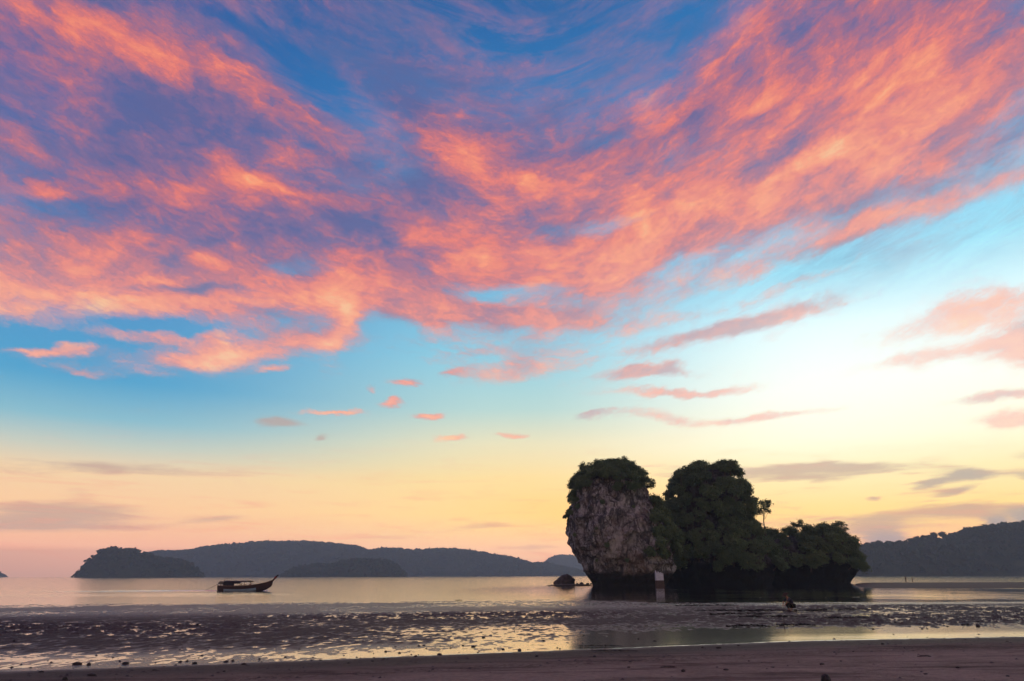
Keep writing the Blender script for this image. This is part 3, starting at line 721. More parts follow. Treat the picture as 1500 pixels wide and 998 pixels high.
def seen(p, n, k=-.15): return n.dot((EYEV-p).normalized()) > k
zt = STACK[3].max(); zk = KNOLL[3].max(); zs = SPUR[3].max()
sx0 = on_depth(836, 760, 178).x; sx1 = on_depth(962, 760, 178).x
# stack: a cap of bushes, hanging growth on the left rim, a green skirt towards the knoll
def cap_ok(p, n):
    lim = zt-7.0 - 2.2*math.sin((p.x-sx0)*.55) + (1.6 if p.x < sx0+5 else 0)
    return p.z > lim and (seen(p, n) or n.z > .5)
def size_word(s_, a, b): return 'small' if s_ < a else ('large' if s_ > b else 'middle-sized')
def lab_cap(p, n, s_):
    w = 'on the flat top of' if n.z > .6 else ('over the brow of the bare face of' if p.z < zt-4.5 else 'round the crown of'); w2 = size_word(s_, .7, .85)
    return '%s leafy bush %s the pale limestone stack' % (w2, w), '%s bushes %s the pale stack' % (w2, w)
def lab_cleft(p, n, s_):
    w = 'high in' if p.z > 18 else ('halfway up' if p.z > 11.5 else 'at the bottom of'); w2 = size_word(s_, .85, 1.0)
    return '%s bush %s the cleft between pale stack and knoll' % (w2, w), '%s bushes %s the cleft' % (w2, w)
kx = KNOLL[1].mean(); sxm = SPUR[1].mean()
def lab_knoll(p, n, s_):
    h = 'crest' if p.z > zk-4 else ('upper slope' if p.z > zk*.6 else ('middle slope' if p.z > zk*.33 else 'dark foot'))
    w = 'towards the pale stack' if p.x < kx-2.5 else ('towards the spur' if p.x > kx+2.5 else 'facing the flat'); w2 = size_word(s_, .98, 1.2)
    return '%s dark tree on the %s of the knoll %s' % (w2, h, w), '%s trees on the knoll %s %s' % (w2, h, w)
def lab_spur(p, n, s_):
    h = 'top' if p.z > zs-2.5 else ('slope' if p.z > zs*.5 else 'foot')
    w = 'next to the knoll' if p.x < sxm-4 else ('at its outer end' if p.x > sxm+5 else 'at its middle'); w2 = size_word(s_, 1.0, 1.22)
    return '%s green tree on the %s of the low spur %s' % (w2, h, w), '%s trees on the spur %s %s' % (w2, h, w)
plant(scatter_on(STACK, cap_ok, 1.55, 7000, 1, 85), 'bush', ['round0', 'round1', 'round2', 'spread0', 'open0'], .55, .95, lab_cap, None, cat='bush')
plant(scatter_on(STACK, lambda p, n: p.z > zt-13 and p.x < sx0+2.2 and n.y < .3 and p.z < zt-4, 1.4, 5000, 2, 16), 'bush', ['hang0', 'hang1', 'open1'], .34, .58, 'bush clinging to the sheer seaward rim of the pale stack', 'bushes clinging to the rim of the pale stack', cat='bush')
plant(scatter_on(STACK, lambda p, n: p.x > sx1-3.2+.22*(p.z-12) and p.z > 7 and p.z < zt-9.5 and seen(p, n), 1.9, 5000, 3, 34), 'bush', ['round0', 'round3', 'hang0', 'spread1'], .7, 1.15, lab_cleft, None, cat='bush')
plant(scatter_on(STACK, lambda p, n: 6 < p.z < zt-7 and seen(p, n, .2), 4.6, 3000, 8, 11), 'bush', ['hang0', 'hang1'], .26, .5, 'small tuft of green rooted in the bare face of the pale stack', 'tufts on the bare face of the pale stack', cat='bush')
# knoll and spur: trees all over
plant(scatter_on(KNOLL, lambda p, n: p.z > 4.2 and (seen(p, n, -.05) or n.z > .4), 2.05, 20000, 4, 160), 'tree', ['round0', 'round1', 'round2', 'round3', 'spread0', 'spread1', 'open0'], .8, 1.35, lab_knoll, None)
plant(scatter_on(SPUR, lambda p, n: p.z > 3.6 and (seen(p, n, -.05) or n.z > .4), 2.5, 12000, 6, 76), 'tree', ['round0', 'round1', 'round2', 'round3', 'spread0', 'spread1'], .8, 1.4, lab_spur, None)
# trees told apart against the sky
p = on_depth(1121, 779, 206); tree('slender_tree', 'tall', (p.x, p.y, p.z-.4), 1.32, 1.2, 'tall slender open-crowned tree in the gap beside the knoll', tilt=(0, .12))
for (px, py, s_, lb, k) in ((1168, 770, .95, 'small bent tree standing up from the middle of the spur ridge', 'open0'), (1205, 774, 1.0, 'flat-topped tree with bare stem on the spur ridge', 'spread1'),
                            (1232, 778, 1.35, 'broad tree rising highest near the outer end of the spur', 'open1'), (1250, 800, 1.0, 'tree leaning out over the outer end of the spur', 'spread0')):
    p = on_depth(px, py, 214); tree('ridge_tree', k, (p.x, p.y, p.z-2.2*s_), s_, px*.7, lb, tilt=(0, .35 if px == 1250 else .08))
for (px, py, s_, lb, k) in ((945, 712, 1.0, 'open tree leaning out of the right shoulder of the pale stack', 'open0'), (900, 692, .9, 'highest bush on the very top of the pale stack', 'spread1'),
                            (996, 702, .75, 'small tree sticking out of the left shoulder of the knoll', 'open1')):
    p = on_depth(px, py, 180 if px < 980 else 196); tree('rim_tree', k, (p.x, p.y-1, p.z-2.0*s_), s_, px*.3, lb, tilt=(0, .3 if px == 945 else 0))

# trees of the right-hand headland
def palm_mesh(name, seed):
    r = random.Random(seed); P = Parts()
    for k in range(17):
        an = k*2.4+r.uniform(-.2, .2); e = r.uniform(-.25, 1.0); L = r.uniform(3.4, 4.6); pts = []
        for i in range(6):
            t = i/5; pts.append(Vector((math.cos(an)*L*t*math.cos(e*.6), math.sin(an)*L*t*math.cos(e*.6), L*(math.sin(e)*t-.62*t*t))))
        for i in range(5):
            a, b = pts[i], pts[i+1]; sd = Vector((-math.sin(an), math.cos(an), 0))
            for sg in (-1, 1):
                for q in range(3):
                    c = a.lerp(b, q/3); tip = c+sd*sg*(.95-.1*i)+(b-a)*.9+Vector((0, 0, -.35))
                    o = len(P.v); P.v += [tuple(c), tuple(c+(b-a)*.3), tuple(tip)]; P.f.append((o, o+1, o+2))
    return P.mesh(name)
PALM = [palm_mesh('palm_crown%d' % k, 60+k) for k in range(2)]
PTR = Parts(); PTR.add(tube([(0, 0, -9), (.2, 0, -6), (.5, .1, -3), (.4, .1, 0)], [.26, .22, .18, .16], 7)); PTR = PTR.mesh('palm_trunk', True)
def head_z(px):
    xs = [1225, 1245, 1262, 1290, 1330, 1360, 1390, 1420, 1450, 1480, 1520]; ys = [842, 824, 800, 797, 795, 791, 787, 776, 772, 768, 764]
    return float(np.interp(px, xs, ys))
for k in range(42):
    px = 1246+rr.random()**.9*300; v = rr.random()**.7; py = head_z(px)+6+v*(838-head_z(px)-8)
    Yd = 1400-185*(1-(1-v)**.45)*.95*v**.3
    p = on_depth(px, py, Yd)
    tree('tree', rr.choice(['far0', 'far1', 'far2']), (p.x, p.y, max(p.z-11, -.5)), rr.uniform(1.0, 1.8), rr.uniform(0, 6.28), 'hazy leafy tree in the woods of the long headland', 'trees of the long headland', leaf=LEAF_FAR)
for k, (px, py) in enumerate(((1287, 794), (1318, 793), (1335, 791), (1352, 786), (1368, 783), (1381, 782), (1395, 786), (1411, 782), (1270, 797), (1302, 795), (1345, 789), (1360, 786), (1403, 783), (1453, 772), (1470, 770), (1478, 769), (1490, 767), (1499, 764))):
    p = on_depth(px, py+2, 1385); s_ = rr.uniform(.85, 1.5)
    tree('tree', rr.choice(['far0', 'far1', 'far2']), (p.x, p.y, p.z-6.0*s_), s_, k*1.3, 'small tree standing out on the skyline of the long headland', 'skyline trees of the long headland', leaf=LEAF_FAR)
for k, (px, py, s_) in enumerate(((1419, 773, 1.0), (1427, 771, 1.2), (1434, 769, 1.0), (1441, 771, 1.1), (1447, 766, 1.1), (1462, 768, 1.0), (1484, 766, .9))):
    p = on_depth(px, py+4, 1372); t = empty('palm_tree', (p.x, p.y, p.z), k*1.7); t.scale = (s_*3.3,)*3
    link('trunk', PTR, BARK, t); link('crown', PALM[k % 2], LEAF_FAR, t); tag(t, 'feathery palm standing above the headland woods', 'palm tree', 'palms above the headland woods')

# ================================================================== white shrine at the foot of the stack
PAINT_W = simple('white_paint', (.42, .44, .50), .7, .3, 1.2); BROWN = simple('brown_plinth', (.06, .04, .034), .8, .35, 2.)
def build_shrine():
    p = on_level(965, 859, 0); t = empty('shrine', (p.x, p.y-1.2, 0)); t.scale = (.86,)*3
    tag(t, 'small white shrine on a brown plinth at the foot of the pale stack', 'shrine')
    P = Parts(); P.box((0, 0, .5), (2.2, 1.6, 2.0)); link('plinth', P.mesh('plinth'), BROWN, t)
    P = Parts(); P.box((0, 0, 2.4), (2.05, 1.4, 1.85)); link('body', P.mesh('body'), PAINT_W, t)
    P = Parts(); P.box((-.3, 0, 3.36), (1.5, 1.3, .12)); link('cornice', P.mesh('cornice'), PAINT_W, t)
    for x, hh in ((-.85, .75), (-.2, .5), (.45, .3)):
        P = Parts(); P.add(tube([(x, 0, 3.3), (x, 0, 3.3+hh*.6), (x, 0, 3.3+hh)], [.2, .16, .05], 8)); link('finial', P.mesh('finial', True), PAINT_W, t)
build_shrine()

# ================================================================== people
SKIN = simple('skin', (.30, .17, .11), .6, .1, 4.); HAIR = simple('hair', (.015, .012, .010), .6, .2, 6.)
def cloth(name, c): return simple(name, c, .85, .25, 5.)
def body_mesh(J, bones, R):
    """one continuous skin over a posed skeleton (skin + subdivision, rooted at the pelvis)"""
    names = list(J); me = bpy.data.meshes.new('body')
    me.from_pydata([J[n] for n in names], [(names.index(a), names.index(b)) for a, b in bones], []); me.update()
    o = bpy.data.objects.new('tmp', me); COL.objects.link(o)
    sk = o.modifiers.new('skin', 'SKIN'); sk.use_smooth_shade = True
    if not me.skin_vertices: me.attributes  # layer is made with the modifier below
    return o, names
def posed(name, J, mats, label, loc, rz, hat=None, scale=1.0):
    """J: joints of the pose in metres, +x is the way the person faces"""
    t = empty(name, loc, rz); t.scale = (scale,)*3
    def grow(pname, chain_edges, radii, mat, parent=t):
        names = sorted({n for e in chain_edges for n in e}, key=lambda n: 0 if n in ('pelvis', 'chest') else 1)
        bm = bmesh.new(); lay = bm.verts.layers.skin.verify(); vs = {}
        for n in names:
            v = bm.verts.new(J[n]); r_ = radii.get(n, .05); v[lay].radius = (r_, r_) if not isinstance(r_, tuple) else r_
            v[lay].use_root = (n == names[0]); vs[n] = v
        for a, b in chain_edges: bm.edges.new((vs[a], vs[b]))
        me = bpy.data.meshes.new(pname); bm.to_mesh(me); bm.free()
        o = link(pname, me, mat, parent)
        sk = o.modifiers.new('skin', 'SKIN'); sk.use_smooth_shade = True
        sb = o.modifiers.new('sub', 'SUBSURF'); sb.levels = 1; sb.render_levels = 2
        return o
    E = [('pelvis', 'chest'), ('chest', 'neck'), ('neck', 'head0'), ('head0', 'head1')]
    for s in 'LR':
        E += [('pelvis', 'hip'+s), ('hip'+s, 'knee'+s), ('knee'+s, 'ankle'+s), ('ankle'+s, 'toe'+s), ('chest', 'sh'+s), ('sh'+s, 'el'+s), ('el'+s, 'wr'+s), ('wr'+s, 'hand'+s)]
    rad = dict(pelvis=.125, chest=.14, neck=.055, head0=.085, head1=.08)
    for s in 'LR': rad.update({'hip'+s: .09, 'knee'+s: .06, 'ankle'+s: .042, 'toe'+s: .035, 'sh'+s: .062, 'el'+s: .042, 'wr'+s: .03, 'hand'+s: .036})
    body = grow('body', E, rad, mats['skin'])
    grow('shirt', [('pelvis', 'chest')]+[e for s in 'LR' for e in (('chest', 'sh'+s), ('sh'+s, 'el'+s))], {'pelvis': .15, 'chest': .165, 'shL': .082, 'shR': .082, 'elL': .062, 'elR': .062}, mats['shirt'])
    grow('trousers', [e for s in 'LR' for e in (('pelvis', 'hip'+s), ('hip'+s, 'knee'+s), ('knee'+s, 'cuff'+s))], {'pelvis': .145, 'hipL': .112, 'hipR': .112, 'kneeL': .082, 'kneeR': .082, 'cuffL': .066, 'cuffR': .066}, mats['trousers'])
    h0, h1 = Vector(J['head0']), Vector(J['head1']); up = (h1-h0).normalized()
    rot = up.to_track_quat('Z', 'Y').to_matrix()
    bm = bmesh.new(); bmesh.ops.create_uvsphere(bm, u_segments=14, v_segments=9, radius=.112)
    for v in bm.verts:
        v.co = Vector((v.co.x*1.02-.012, v.co.y*.95, max(v.co.z, -.02)*1.05+.03)); v.co = rot @ v.co + h0.lerp(h1, .55)
    me = bpy.data.meshes.new('hair'); bm.to_mesh(me); bm.free(); link('hair', me, HAIR, t)
    if hat:
        P = Parts(); c = h1+up*.03
        prof = [(.0, .13), (.06, .125), (.11, .10), (.13, .05), (.19, .02), (.25, .0)]; sg = 18; v = []; f = []
        for (rr_, z) in prof:
            for k in range(sg): v.append(rot @ Vector((rr_*math.cos(k*2*math.pi/sg), rr_*math.sin(k*2*math.pi/sg), z)) + c)
        for i in range(len(prof)-1):
            for k in range(sg): f.append((i*sg+k, i*sg+(k+1) % sg, (i+1)*sg+(k+1) % sg, (i+1)*sg+k))
        P.add((v, f)); link('sun_hat', P.mesh('sun_hat', True), hat, t)
    return tag(t, label, 'person')
def standing(step=.18, arm=.15):
    J = dict(pelvis=(0, 0, .93), chest=(.02, 0, 1.28), neck=(.02, 0, 1.47), head0=(.04, 0, 1.56), head1=(.04, 0, 1.66))
    for s, k in (('L', 1), ('R', -1)):
        J['hip'+s] = (0, .09*k, .86); J['knee'+s] = (step*.55*k+.04, .10*k, .48); J['ankle'+s] = (step*k-.02, .10*k, .08); J['toe'+s] = (step*k+.15, .12*k, .035); J['cuff'+s] = (step*.9*k, .10*k, .16)
        J['sh'+s] = (.01, .18*k, 1.38); J['el'+s] = (-arm*k, .24*k, 1.11); J['wr'+s] = (-arm*k*1.2+.08, .24*k, .88); J['hand'+s] = (-arm*k*1.3+.11, .23*k, .79)
    return J
def crouching():
    J = dict(pelvis=(-.22, 0, .40), chest=(.03, 0, .72), neck=(.13, 0, .86), head0=(.19, 0, .93), head1=(.24, 0, 1.01))
    for s, k in (('L', 1), ('R', -1)):
        J['hip'+s] = (-.19, .10*k, .36); J['knee'+s] = (.20, .19*k, .50); J['ankle'+s] = (-.02, .16*k, .08); J['toe'+s] = (.15, .19*k, .035); J['cuff'+s] = (.02, .165*k, .18)
        J['sh'+s] = (.07, .19*k, .78); J['el'+s] = (.30, .24*k, .60); J['wr'+s] = (.42, .14*k, .40); J['hand'+s] = (.46, .10*k, .31)
    return J
def seated():
    J = dict(pelvis=(0, 0, .12), chest=(.06, 0, .47), neck=(.08, 0, .66), head0=(.11, 0, .75), head1=(.12, 0, .85))
    for s, k in (('L', 1), ('R', -1)):
        J['hip'+s] = (.04, .09*k, .10); J['knee'+s] = (.42, .14*k, .16); J['ankle'+s] = (.46, .14*k, -.24); J['toe'+s] = (.62, .15*k, -.28); J['cuff'+s] = (.45, .14*k, -.14)
        J['sh'+s] = (.06, .18*k, .57); J['el'+s] = (.16, .25*k, .31); J['wr'+s] = (.36, .16*k, .24); J['hand'+s] = (.44, .12*k, .22)
    return J
def gz(x, y): return float(ground_z(np.array([x]), np.array([y]))[0])
def stand_on(px, py, z0):
    p = on_level(px, py, z0)
    for _ in range(6): p = on_level(px, py, gz(p.x, p.y))
    return p
q = stand_on(1158, 894, .1)
posed('person', crouching(), dict(skin=SKIN, shirt=cloth('navy_cloth', (.030, .034, .06)), trousers=cloth('black_cloth', (.014, .014, .016))),
      'crouching person in dark clothes and brimmed hat reaching down to the wet sand', (q.x, q.y, gz(q.x, q.y)-.02), math.radians(188), cloth('dark_hat', (.05, .035, .028)), .95)
for (px, py, sh_, lb, sc) in ((1327.5, 852.6, (.03, .03, .035), 'larger of two people in dark clothes walking on the far sandbar', 1.02), (1337, 852.6, (.07, .05, .045), 'smaller of two people walking on the far sandbar', .8)):
    Yb = 218; pp = on_depth(px, py, Yb)
    posed('person', standing(), dict(skin=SKIN, shirt=cloth('shirt_cloth', sh_), trousers=cloth('dark_cloth', (.02, .02, .025))), lb, (pp.x, Yb, gz(pp.x, Yb)-.02), math.radians(175), None, sc)
# thin stake in the flat
q = stand_on(1149, 921, .2)
P = Parts(); P.add(tube([(0, 0, -.3), (.005, 0, .1), (.02, .01, .26)], [.018, .016, .012], 7)); tag(link('stake', P.mesh('stake', True), BARK), 'thin wooden stake stuck upright in the tidal flat', 'stake').location = (q.x, q.y, gz(q.x, q.y))

# ================================================================== long-tail boat
def build_boat():
    A = on_level(323, 865.5, 0); B_ = on_level(401, 866.5, 0)
    L = 9.4; ang = math.atan2(B_.y-A.y, B_.x-A.x)*.6
    t = empty('longtail_boat', (A.x, A.y, -.05), ang); k = (on_level(417, 865.5, 0)-A).length/9.77; t.scale = (k, k, k*.76)
    tag(t, 'wooden long-tail boat with tall upswept bow and dark canopy on the bay', 'boat')
    HULLC = simple('dark_hull', (.034, .017, .014), .55, .35, 2.); BLUE = simple('blue_paint', (.22, .31, .40), .5, .2, 1.5); TARP = simple('dark_tarp', (.022, .018, .026), .85, .3, 2.)
    WOOD = simple('pale_wood', (.22, .13, .08), .7, .3, 3.); METAL = simple('engine_metal', (.09, .09, .09), .45, .3, 6., metallic=.4)
    # stations: x, keel z, sheer z, half beam at sheer, half beam at bottom
    st = [(-.15, .10, 1.02, .62, .46), (.3, -.05, .98, .78, .54), (1.5, -.18, .92, .95, .66), (3., -.24, .90, 1.02, .70), (4.5, -.22, .94, 1.0, .64), (6.0, -.12, 1.10, .84, .46), (7.2, .06, 1.36, .55, .24), (8.1, .40, 1.62, .26, .09), (8.75, .98, 1.92, .10, .05)]
    def lerp_st(n):
        S = np.array(st); x = np.linspace(S[0, 0], S[-1, 0], n); return np.stack([x]+[np.interp(x, S[:, 0], S[:, c]) for c in range(1, 5)], -1)
    S = lerp_st(34); S[1:-1, 1:] = (S[:-2, 1:]+2*S[1:-1, 1:]+S[2:, 1:])/4
    def shell(lo, hi, off):
        P = Parts(); cap = lo < .1; v = []; f = []; nw = 7
        for (x, zk, zsh, bs, bb) in S:
            row = []
            for s in (-1, 1):
                r_ = []
                for i in range(nw):
                    u = lo+(hi-lo)*i/(nw-1); w = bb+(bs-bb)*u**.55+.05*math.sin(u*math.pi)
                    r_.append((x, s*(w+off), zk+(zsh-zk)*u))
                row += r_ if s == 1 else r_[::-1]
            v += row
        n = 2*nw
        for i in range(len(S)-1):
            for j in range(n-1):
                if j == nw-1 and lo > .1: continue
                f.append((i*n+j, i*n+j+1, (i+1)*n+j+1, (i+1)*n+j))
        if lo < .1: f.append(tuple(range(n)))
        P.add((v, f)); return P.mesh('shell', True)
    link('hull', shell(0, 1, 0.), HULLC, t)
    S_all = S; S = S_all[5:26]; link('lower_strake', shell(.16, .52, .018), BLUE, t); S = S_all
    for s in (-1, 1):
        P = Parts(); P.add(tube([(x, s*(bs+.01), zsh+.02) for (x, zk, zsh, bs, bb) in S], [.045]*len(S), 6)); link('gunwale', P.mesh('gunwale', True), WOOD, t)
    P = Parts(); P.add(tube([(8.55, 0, 1.2), (8.75, 0, 1.75), (9.05, 0, 2.2), (9.38, 0, 2.62), (9.62, 0, 2.86)], [.10, .13, .12, .11, .12], 8)); sp = link('stem_post', P.mesh('stem_post', True), HULLC, t)
    P = Parts(); P.add(tube([(9.14, 0, 2.32), (9.24, 0, 2.45), (9.34, 0, 2.58)], [.17, .19, .17], 10)); link('ribbon', P.mesh('ribbon', True), simple('ribbon_cloth', (.25, .06, .06), .8), sp)
    P = Parts()
    for (x, zk, zsh, bs, bb) in S[2:-6:1]: P.box((x, 0, zk+.30), (.27, 2*bb, .03))
    link('floor', P.mesh('floor'), WOOD, t)
    for x in (1.4, 2.6, 3.9, 5.2):
        P = Parts(); P.box((x, 0, .66), (.26, 1.8 if x < 5 else 1.6, .05)); link('bench', P.mesh('bench'), WOOD, t)
    # canopy on posts
    for x in (1.35, 2.9, 4.7):
        for s in (-1, 1):
            P = Parts(); P.add(tube([(x, s*.84, .72), (x, s*.82, 1.66)], [.03, .03], 6)); link('post', P.mesh('post', True), WOOD, t)
    P = Parts(); v = []; f = []; n = 9; xs = np.linspace(1.0, 5.0, 14)
    for off in (0, .04):
        for i, x in enumerate(xs):
            for j in range(n):
                u = -1+2*j/(n-1); v.append((x, u*.95, 1.64+.20*(1-u*u)+off+.03*math.sin(i*1.7)))
    m_ = len(xs)*n
    for i in range(len(xs)-1):
        for j in range(n-1):
            a = i*n+j; f.append((a, a+n, a+n+1, a+1)); f.append((a+m_, a+m_+1, a+m_+n+1, a+m_+n))
    for j in range(n-1): f.append((j, j+1, m_+j+1, m_+j)); q0 = (len(xs)-1)*n; f.append((q0+j, m_+q0+j, m_+q0+j+1, q0+j+1))
    for i in range(len(xs)-1): a = i*n; f.append((a, m_+a, m_+a+n, a+n)); a = i*n+n-1; f.append((a, a+n, m_+a+n, m_+a))
    P.add((v, f)); can = link('canopy', P.mesh('canopy', True), TARP, t)
    P = Parts(); P.box((2.0, -.88, 1.30), (1.9, .03, .72)); P.box((3.5, -.88, 1.5), (1.1, .03, .32)); link('side_curtain', P.mesh('side_curtain'), TARP, can)
    P = Parts(); P.add(tube([(.9, 0, 1.0), (.88, 0, 2.4)], [.025, .02], 6)); P.add(tube([(.9, -.7, 2.36), (2.3, -.7, 2.36)], [.02, .02], 5)); P.add(tube([(.9, -.7, 2.36), (.9, .7, 2.36)], [.02, .02], 5)); P.add(tube([(2.3, -.7, 2.36), (2.3, -.7, 2.0)], [.02, .02], 5)); link('frame', P.mesh('frame', True), METAL, t)
    # engine and long propeller shaft
    P = Parts(); P.box((-.05, 0, 1.42), (.7, .38, .42)); P.box((-.05, 0, 1.68), (.45, .26, .16)); P.add(tube([(-.05, 0, 1.0), (-.05, 0, 1.3)], [.07, .06], 8)); e = link('engine', P.mesh('engine'), METAL, t)
    P = Parts(); P.add(tube([(-.35, 0, 1.36), (-1.3, 0, .86), (-2.4, 0, .28), (-3.0, 0, -.05)], [.045, .04, .035, .03], 7)); link('propeller_shaft', P.mesh('propeller_shaft', True), METAL, e)
    P = Parts(); P.add(tube([(.3, 0, 1.5), (.8, .05, 1.58), (1.2, .1, 1.55)], [.025, .022, .02], 6)); link('tiller', P.mesh('tiller', True), METAL, e)
    Mw = Matrix.Translation(t.location) @ Euler((0, 0, ang)).to_matrix().to_4x4() @ Matrix.Diagonal((k, k, k*.76, 1))
    def w(x, y, z): return Mw @ Vector((x, y, z))
    # crew and load (each rests in the boat)
    J = standing(.05, .05); p = w(.55, -.1, .30)
    posed('person', J, dict(skin=SKIN, shirt=cloth('pale_shirt', (.55, .52, .5)), trousers=cloth('dark_trousers', (.02, .02, .03))), 'boatman in a pale shirt standing at the stern of the long-tail boat', p, ang, None, .92)
    p = w(5.2, -.25, .62)
    posed('person', seated(), dict(skin=SKIN, shirt=cloth('rust_shirt', (.11, .05, .04)), trousers=cloth('dark_trousers_b', (.02, .02, .03))), 'passenger sitting forward of the canopy in the long-tail boat', p, ang, None, .95)
    for (x, lb) in ((3.75, 'pale bundle lying amidships under the boat canopy'), (4.5, 'pale bundle lying under the forward edge of the boat canopy')):
        o = link('bundle', boulder_mesh('bundle', .36, .34, .30, int(x*10), .12, 3, .8), simple('pale_sacking', (.55, .45, .30), .85)); p = w(x, -.45, .92); o.location = p; tag(o, lb, 'bundle')
    # the boat's wake: low waves spreading astern
    P = Parts()
    def ridge(x0, x1, y0, y1, h, wd, n=60):
        v = []; f = []
        for i in range(n):
            u = i/(n-1); x = x0+(x1-x0)*u; y = y0+(y1-y0)*u; e = math.sin(math.pi*min(1, u*6)/2)*(1-u)**.6; hh = h*e*(.8+.3*math.sin(i*1.3))
            for a in (-1, -.5, 0, .5, 1): v.append((x, y+a*wd*(.5+u), .012-.03*(abs(a) > .9)+hh*math.cos(a*math.pi/2)))
        for i in range(n-1):
            for j in range(4): f.append((i*5+j, i*5+j+1, (i+1)*5+j+1, (i+1)*5+j))
        P.add((v, f))
    ridge(A.x+6, A.x-30, A.y-1.0, A.y-4.5, .10, .8); ridge(A.x+2, A.x-24, A.y+.8, A.y+6., .09, .8)
    ridge(A.x+9.2, A.x+1, A.y-.6, A.y-2.6, .09, .5)
    tag(link('wake', P.mesh('wake', True), bpy.data.materials['sea_water']), kind='structure')
build_boat()

# ================================================================== stones and weed strewn on the flat
SM = [boulder_mesh('stone_a', 1, .85, .62, 51, .34, 3, .3), boulder_mesh('stone_b', 1, .7, .5, 53, .4, 3, .3), boulder_mesh('stone_c', .9, .9, .8, 55, .34, 3, .3)]
stones = [(1312, 912, 4), (1379, 913, 3), (1411, 917, 6), (1418, 917, 4), (1433, 913, 5), (1433, 920, 5), (1388, 918, 3), (1358, 922, 3), (1351, 923, 4), (1412, 927, 2.5), (1434, 930, 3), (1309, 931, 3), (1279, 923, 3),
          (1222, 937, 5), (1293, 944, 4), (1403, 979, 5), (1204, 974, 6), (1232, 969, 3), (1476, 991, 4), (1356, 988, 4), (1001, 935, 4), (1022, 937, 3), (959, 940, 5), (935, 937, 4), (1067, 939, 5), (1180, 933, 4),
          (1156, 930, 3), (1082, 946, 4), (1053, 950, 6), (1029, 949, 4), (923, 970, 4), (921, 978, 4), (1001, 984, 6), (1063, 982, 7), (1132, 978, 4), (1097, 969, 3), (693, 948, 6), (644, 960, 7), (609, 962, 5), (613, 947, 4),
          (621, 946, 4), (678, 946, 3.5), (708, 935, 6), (737, 952, 5), (761, 954, 6), (796, 939, 4), (855, 932, 3), (871, 963, 5), (786, 962, 4), (331, 970, 5), (341, 969, 4), (357, 974, 6), (418, 963, 4), (565, 955, 4),
          (585, 957, 4), (562, 966, 5), (328, 984, 4), (546, 969, 4), (113, 974, 9), (130, 974, 5), (184, 973, 8), (264, 970, 5), (274, 969, 4), (285, 973, 6), (20, 940, 3), (289, 918, 4), (226, 982, 5), (134, 990, 9), (95, 996, 6),
          (1006, 887, 4), (1150, 906, 3), (660, 950, 3), (700, 957, 3), (820, 951, 3), (470, 968, 3), (510, 972, 4), (60, 985, 5), (380, 966, 3), (1250, 955, 3), (1325, 950, 2.5), (1460, 925, 3), (1475, 940, 3)]
for k, (px, py, w_) in enumerate(stones):
    q = stand_on(px, py, .3); d = (q-EYE).length; s_ = w_*d/1000*.5*1.05
    o = link('stone', SM[k % 3], STONE); o.scale = (s_, s_, s_*(.7+.5*rr.random())); o.rotation_euler = (0, 0, rr.random()*6.28)
    o.location = (q.x, q.y, gz(q.x, q.y)+s_*.12)
    tag(o, 'small dark stone lying on the wet tidal sand', 'stone', 'stones strewn on the tidal sand')
q = stand_on(1210, 1000, .5)
o = link('stone', boulder_mesh('foreground_stone', .085, .08, .10, 77, .34, 4, .3), STONE); o.location = (q.x, q.y, gz(q.x, q.y)+.02); tag(o, 'biggest dark pointed stone on the dry beach sand', 'stone')
def weed_mesh(name, seed, ln, wd, ht):
    r = np.random.default_rng(seed); n = 240
    x = (r.random(n)*2-1); y = r.normal(size=n)*.35*(1-x*x*.7); p = np.stack([x*ln, y*wd, ht*r.random(n)*(1-x*x)], -1)
    a = r.normal(size=(n, 3))*[1, .7, .25]; a /= np.linalg.norm(a, axis=1, keepdims=True); b = np.cross(a, [0, 0, 1]+.4*r.normal(size=(n, 3)))
    s = .12*(ln*.4+.2)*(.5+r.random((n, 1)))
    q_ = np.stack([p-a*s, p-b*s*.5, p+a*s, p+b*s*.5], 1).reshape(-1, 3); return npmesh(name, q_, np.arange(len(q_)).reshape(-1, 4))
WM = [weed_mesh('weed_a', 1, 1., .30, .10), weed_mesh('weed_b', 2, 1., .2, .07)]
for k, (px, py, w_, lb) in enumerate(((1354, 962, 14, 'flat dark clump of seaweed alone on the dry sand'), (979, 978, 20, 'long dark strand of seaweed on the wrack line'))):
    q = stand_on(px, py, .45); s_ = w_*(q-EYE).length/1000*.55; o = link('seaweed', WM[k], WEED); o.scale = (s_, s_, max(s_*.5, .25)); o.location = (q.x, q.y, gz(q.x, q.y)+.005); tag(o, lb, 'seaweed')
for k, (px, py, w_) in enumerate(((1040, 888, 90), (1095, 893, 130), (1150, 896, 120), (1130, 905, 90), (1096, 918, 56), (1165, 917, 50), (880, 948, 56), (1230, 895, 80), (1240, 908, 70), (672, 880, 10), (1000, 884, 90), (900, 955, 60), (1085, 900, 80))):
    q = stand_on(px, py, .1); s_ = w_*(q-EYE).length/1000*.5; o = link('seaweed', WM[k % 2], WEED); o.scale = (s_, 1.2 if py < 930 else .5, .8 if py < 930 else .25); o.location = (q.x, q.y, gz(q.x, q.y)+.03); o.rotation_euler = (0, 0, rr.uniform(-.06, .06))
    tag(o, 'long low bank of dark seaweed on the wet flat', 'seaweed', 'banks of seaweed on the flat')
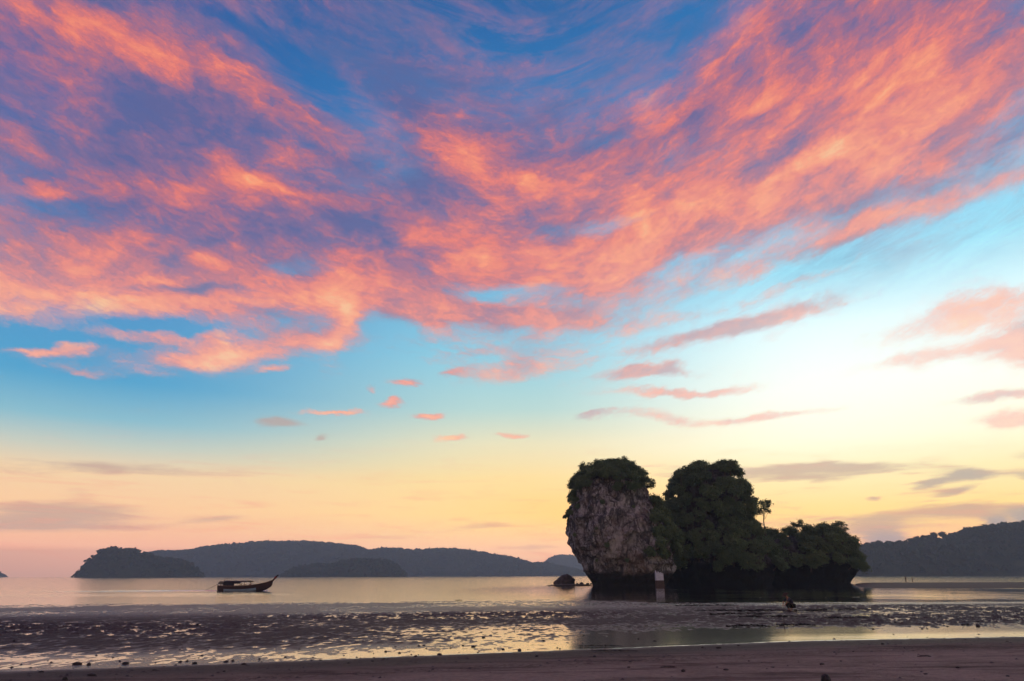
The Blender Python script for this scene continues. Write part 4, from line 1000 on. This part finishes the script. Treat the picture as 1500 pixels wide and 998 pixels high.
def specks():
    r = np.random.default_rng(9); n = 11000
    u = r.random(n); y = 9+u**1.5*40; x = (r.random(n)*2-1)*.95*y
    s = y-shore(x); keep = (s < 12) & (r.random(n) < .2+.8*np.exp(-(s/2.2)**2)+.9*np.exp(-((s+2.6)/.7)**2)); x, y = x[keep], y[keep]
    z = ground_z(x, y); sz = .010+.05*r.random(len(x))**4
    base = np.array([(1, 0, 0), (-.5, .8, 0), (-.5, -.8, 0), (0, 0, .9)]); an = r.random(len(x))*6.28
    c, s_ = np.cos(an), np.sin(an)
    B = np.repeat(base[None], len(x), 0); V = np.stack([B[..., 0]*c[:, None]-B[..., 1]*s_[:, None], B[..., 0]*s_[:, None]+B[..., 1]*c[:, None], B[..., 2]*.6], -1)*sz[:, None, None] + np.stack([x, y, z-.001], -1)[:, None, :]
    f = np.array([(0, 1, 3), (1, 2, 3), (2, 0, 3)]); F = (np.arange(len(x))[:, None, None]*4+f[None]).reshape(-1, 3)
    tag(link('shell_grit', npmesh('shell_grit', V.reshape(-1, 3), F), STONE), 'dark shell grit and wrack scattered along the tide line', 'grit', kind='stuff')
specks()

# ================================================================== the evening air
def build_haze():
    me = bpy.data.meshes.new('haze'); bm = bmesh.new(); bmesh.ops.create_cube(bm, size=1.0)
    x0, x1, y0, y1, z0, z1 = -7600, 7600, -90, HAZE_FAR, -3.2, HAZE_TOP
    bmesh.ops.scale(bm, vec=(x1-x0, y1-y0, z1-z0), verts=bm.verts)
    bmesh.ops.translate(bm, vec=((x0+x1)/2, (y0+y1)/2, (z0+z1)/2), verts=bm.verts)
    bm.to_mesh(me); bm.free()
    m, g = mat_new('haze'); v = g.n('ShaderNodeVolumePrincipled')
    v.inputs['Color'].default_value = (.62, .84, 1.0, 1); v.inputs['Density'].default_value = HAZE_DENSITY
    v.inputs['Anisotropy'].default_value = 0.2
    o = g.n('ShaderNodeOutputMaterial'); g.nt.links.new(v.outputs[0], o.inputs['Volume'])
    tag(link('haze', me, m), kind='stuff')
build_haze()
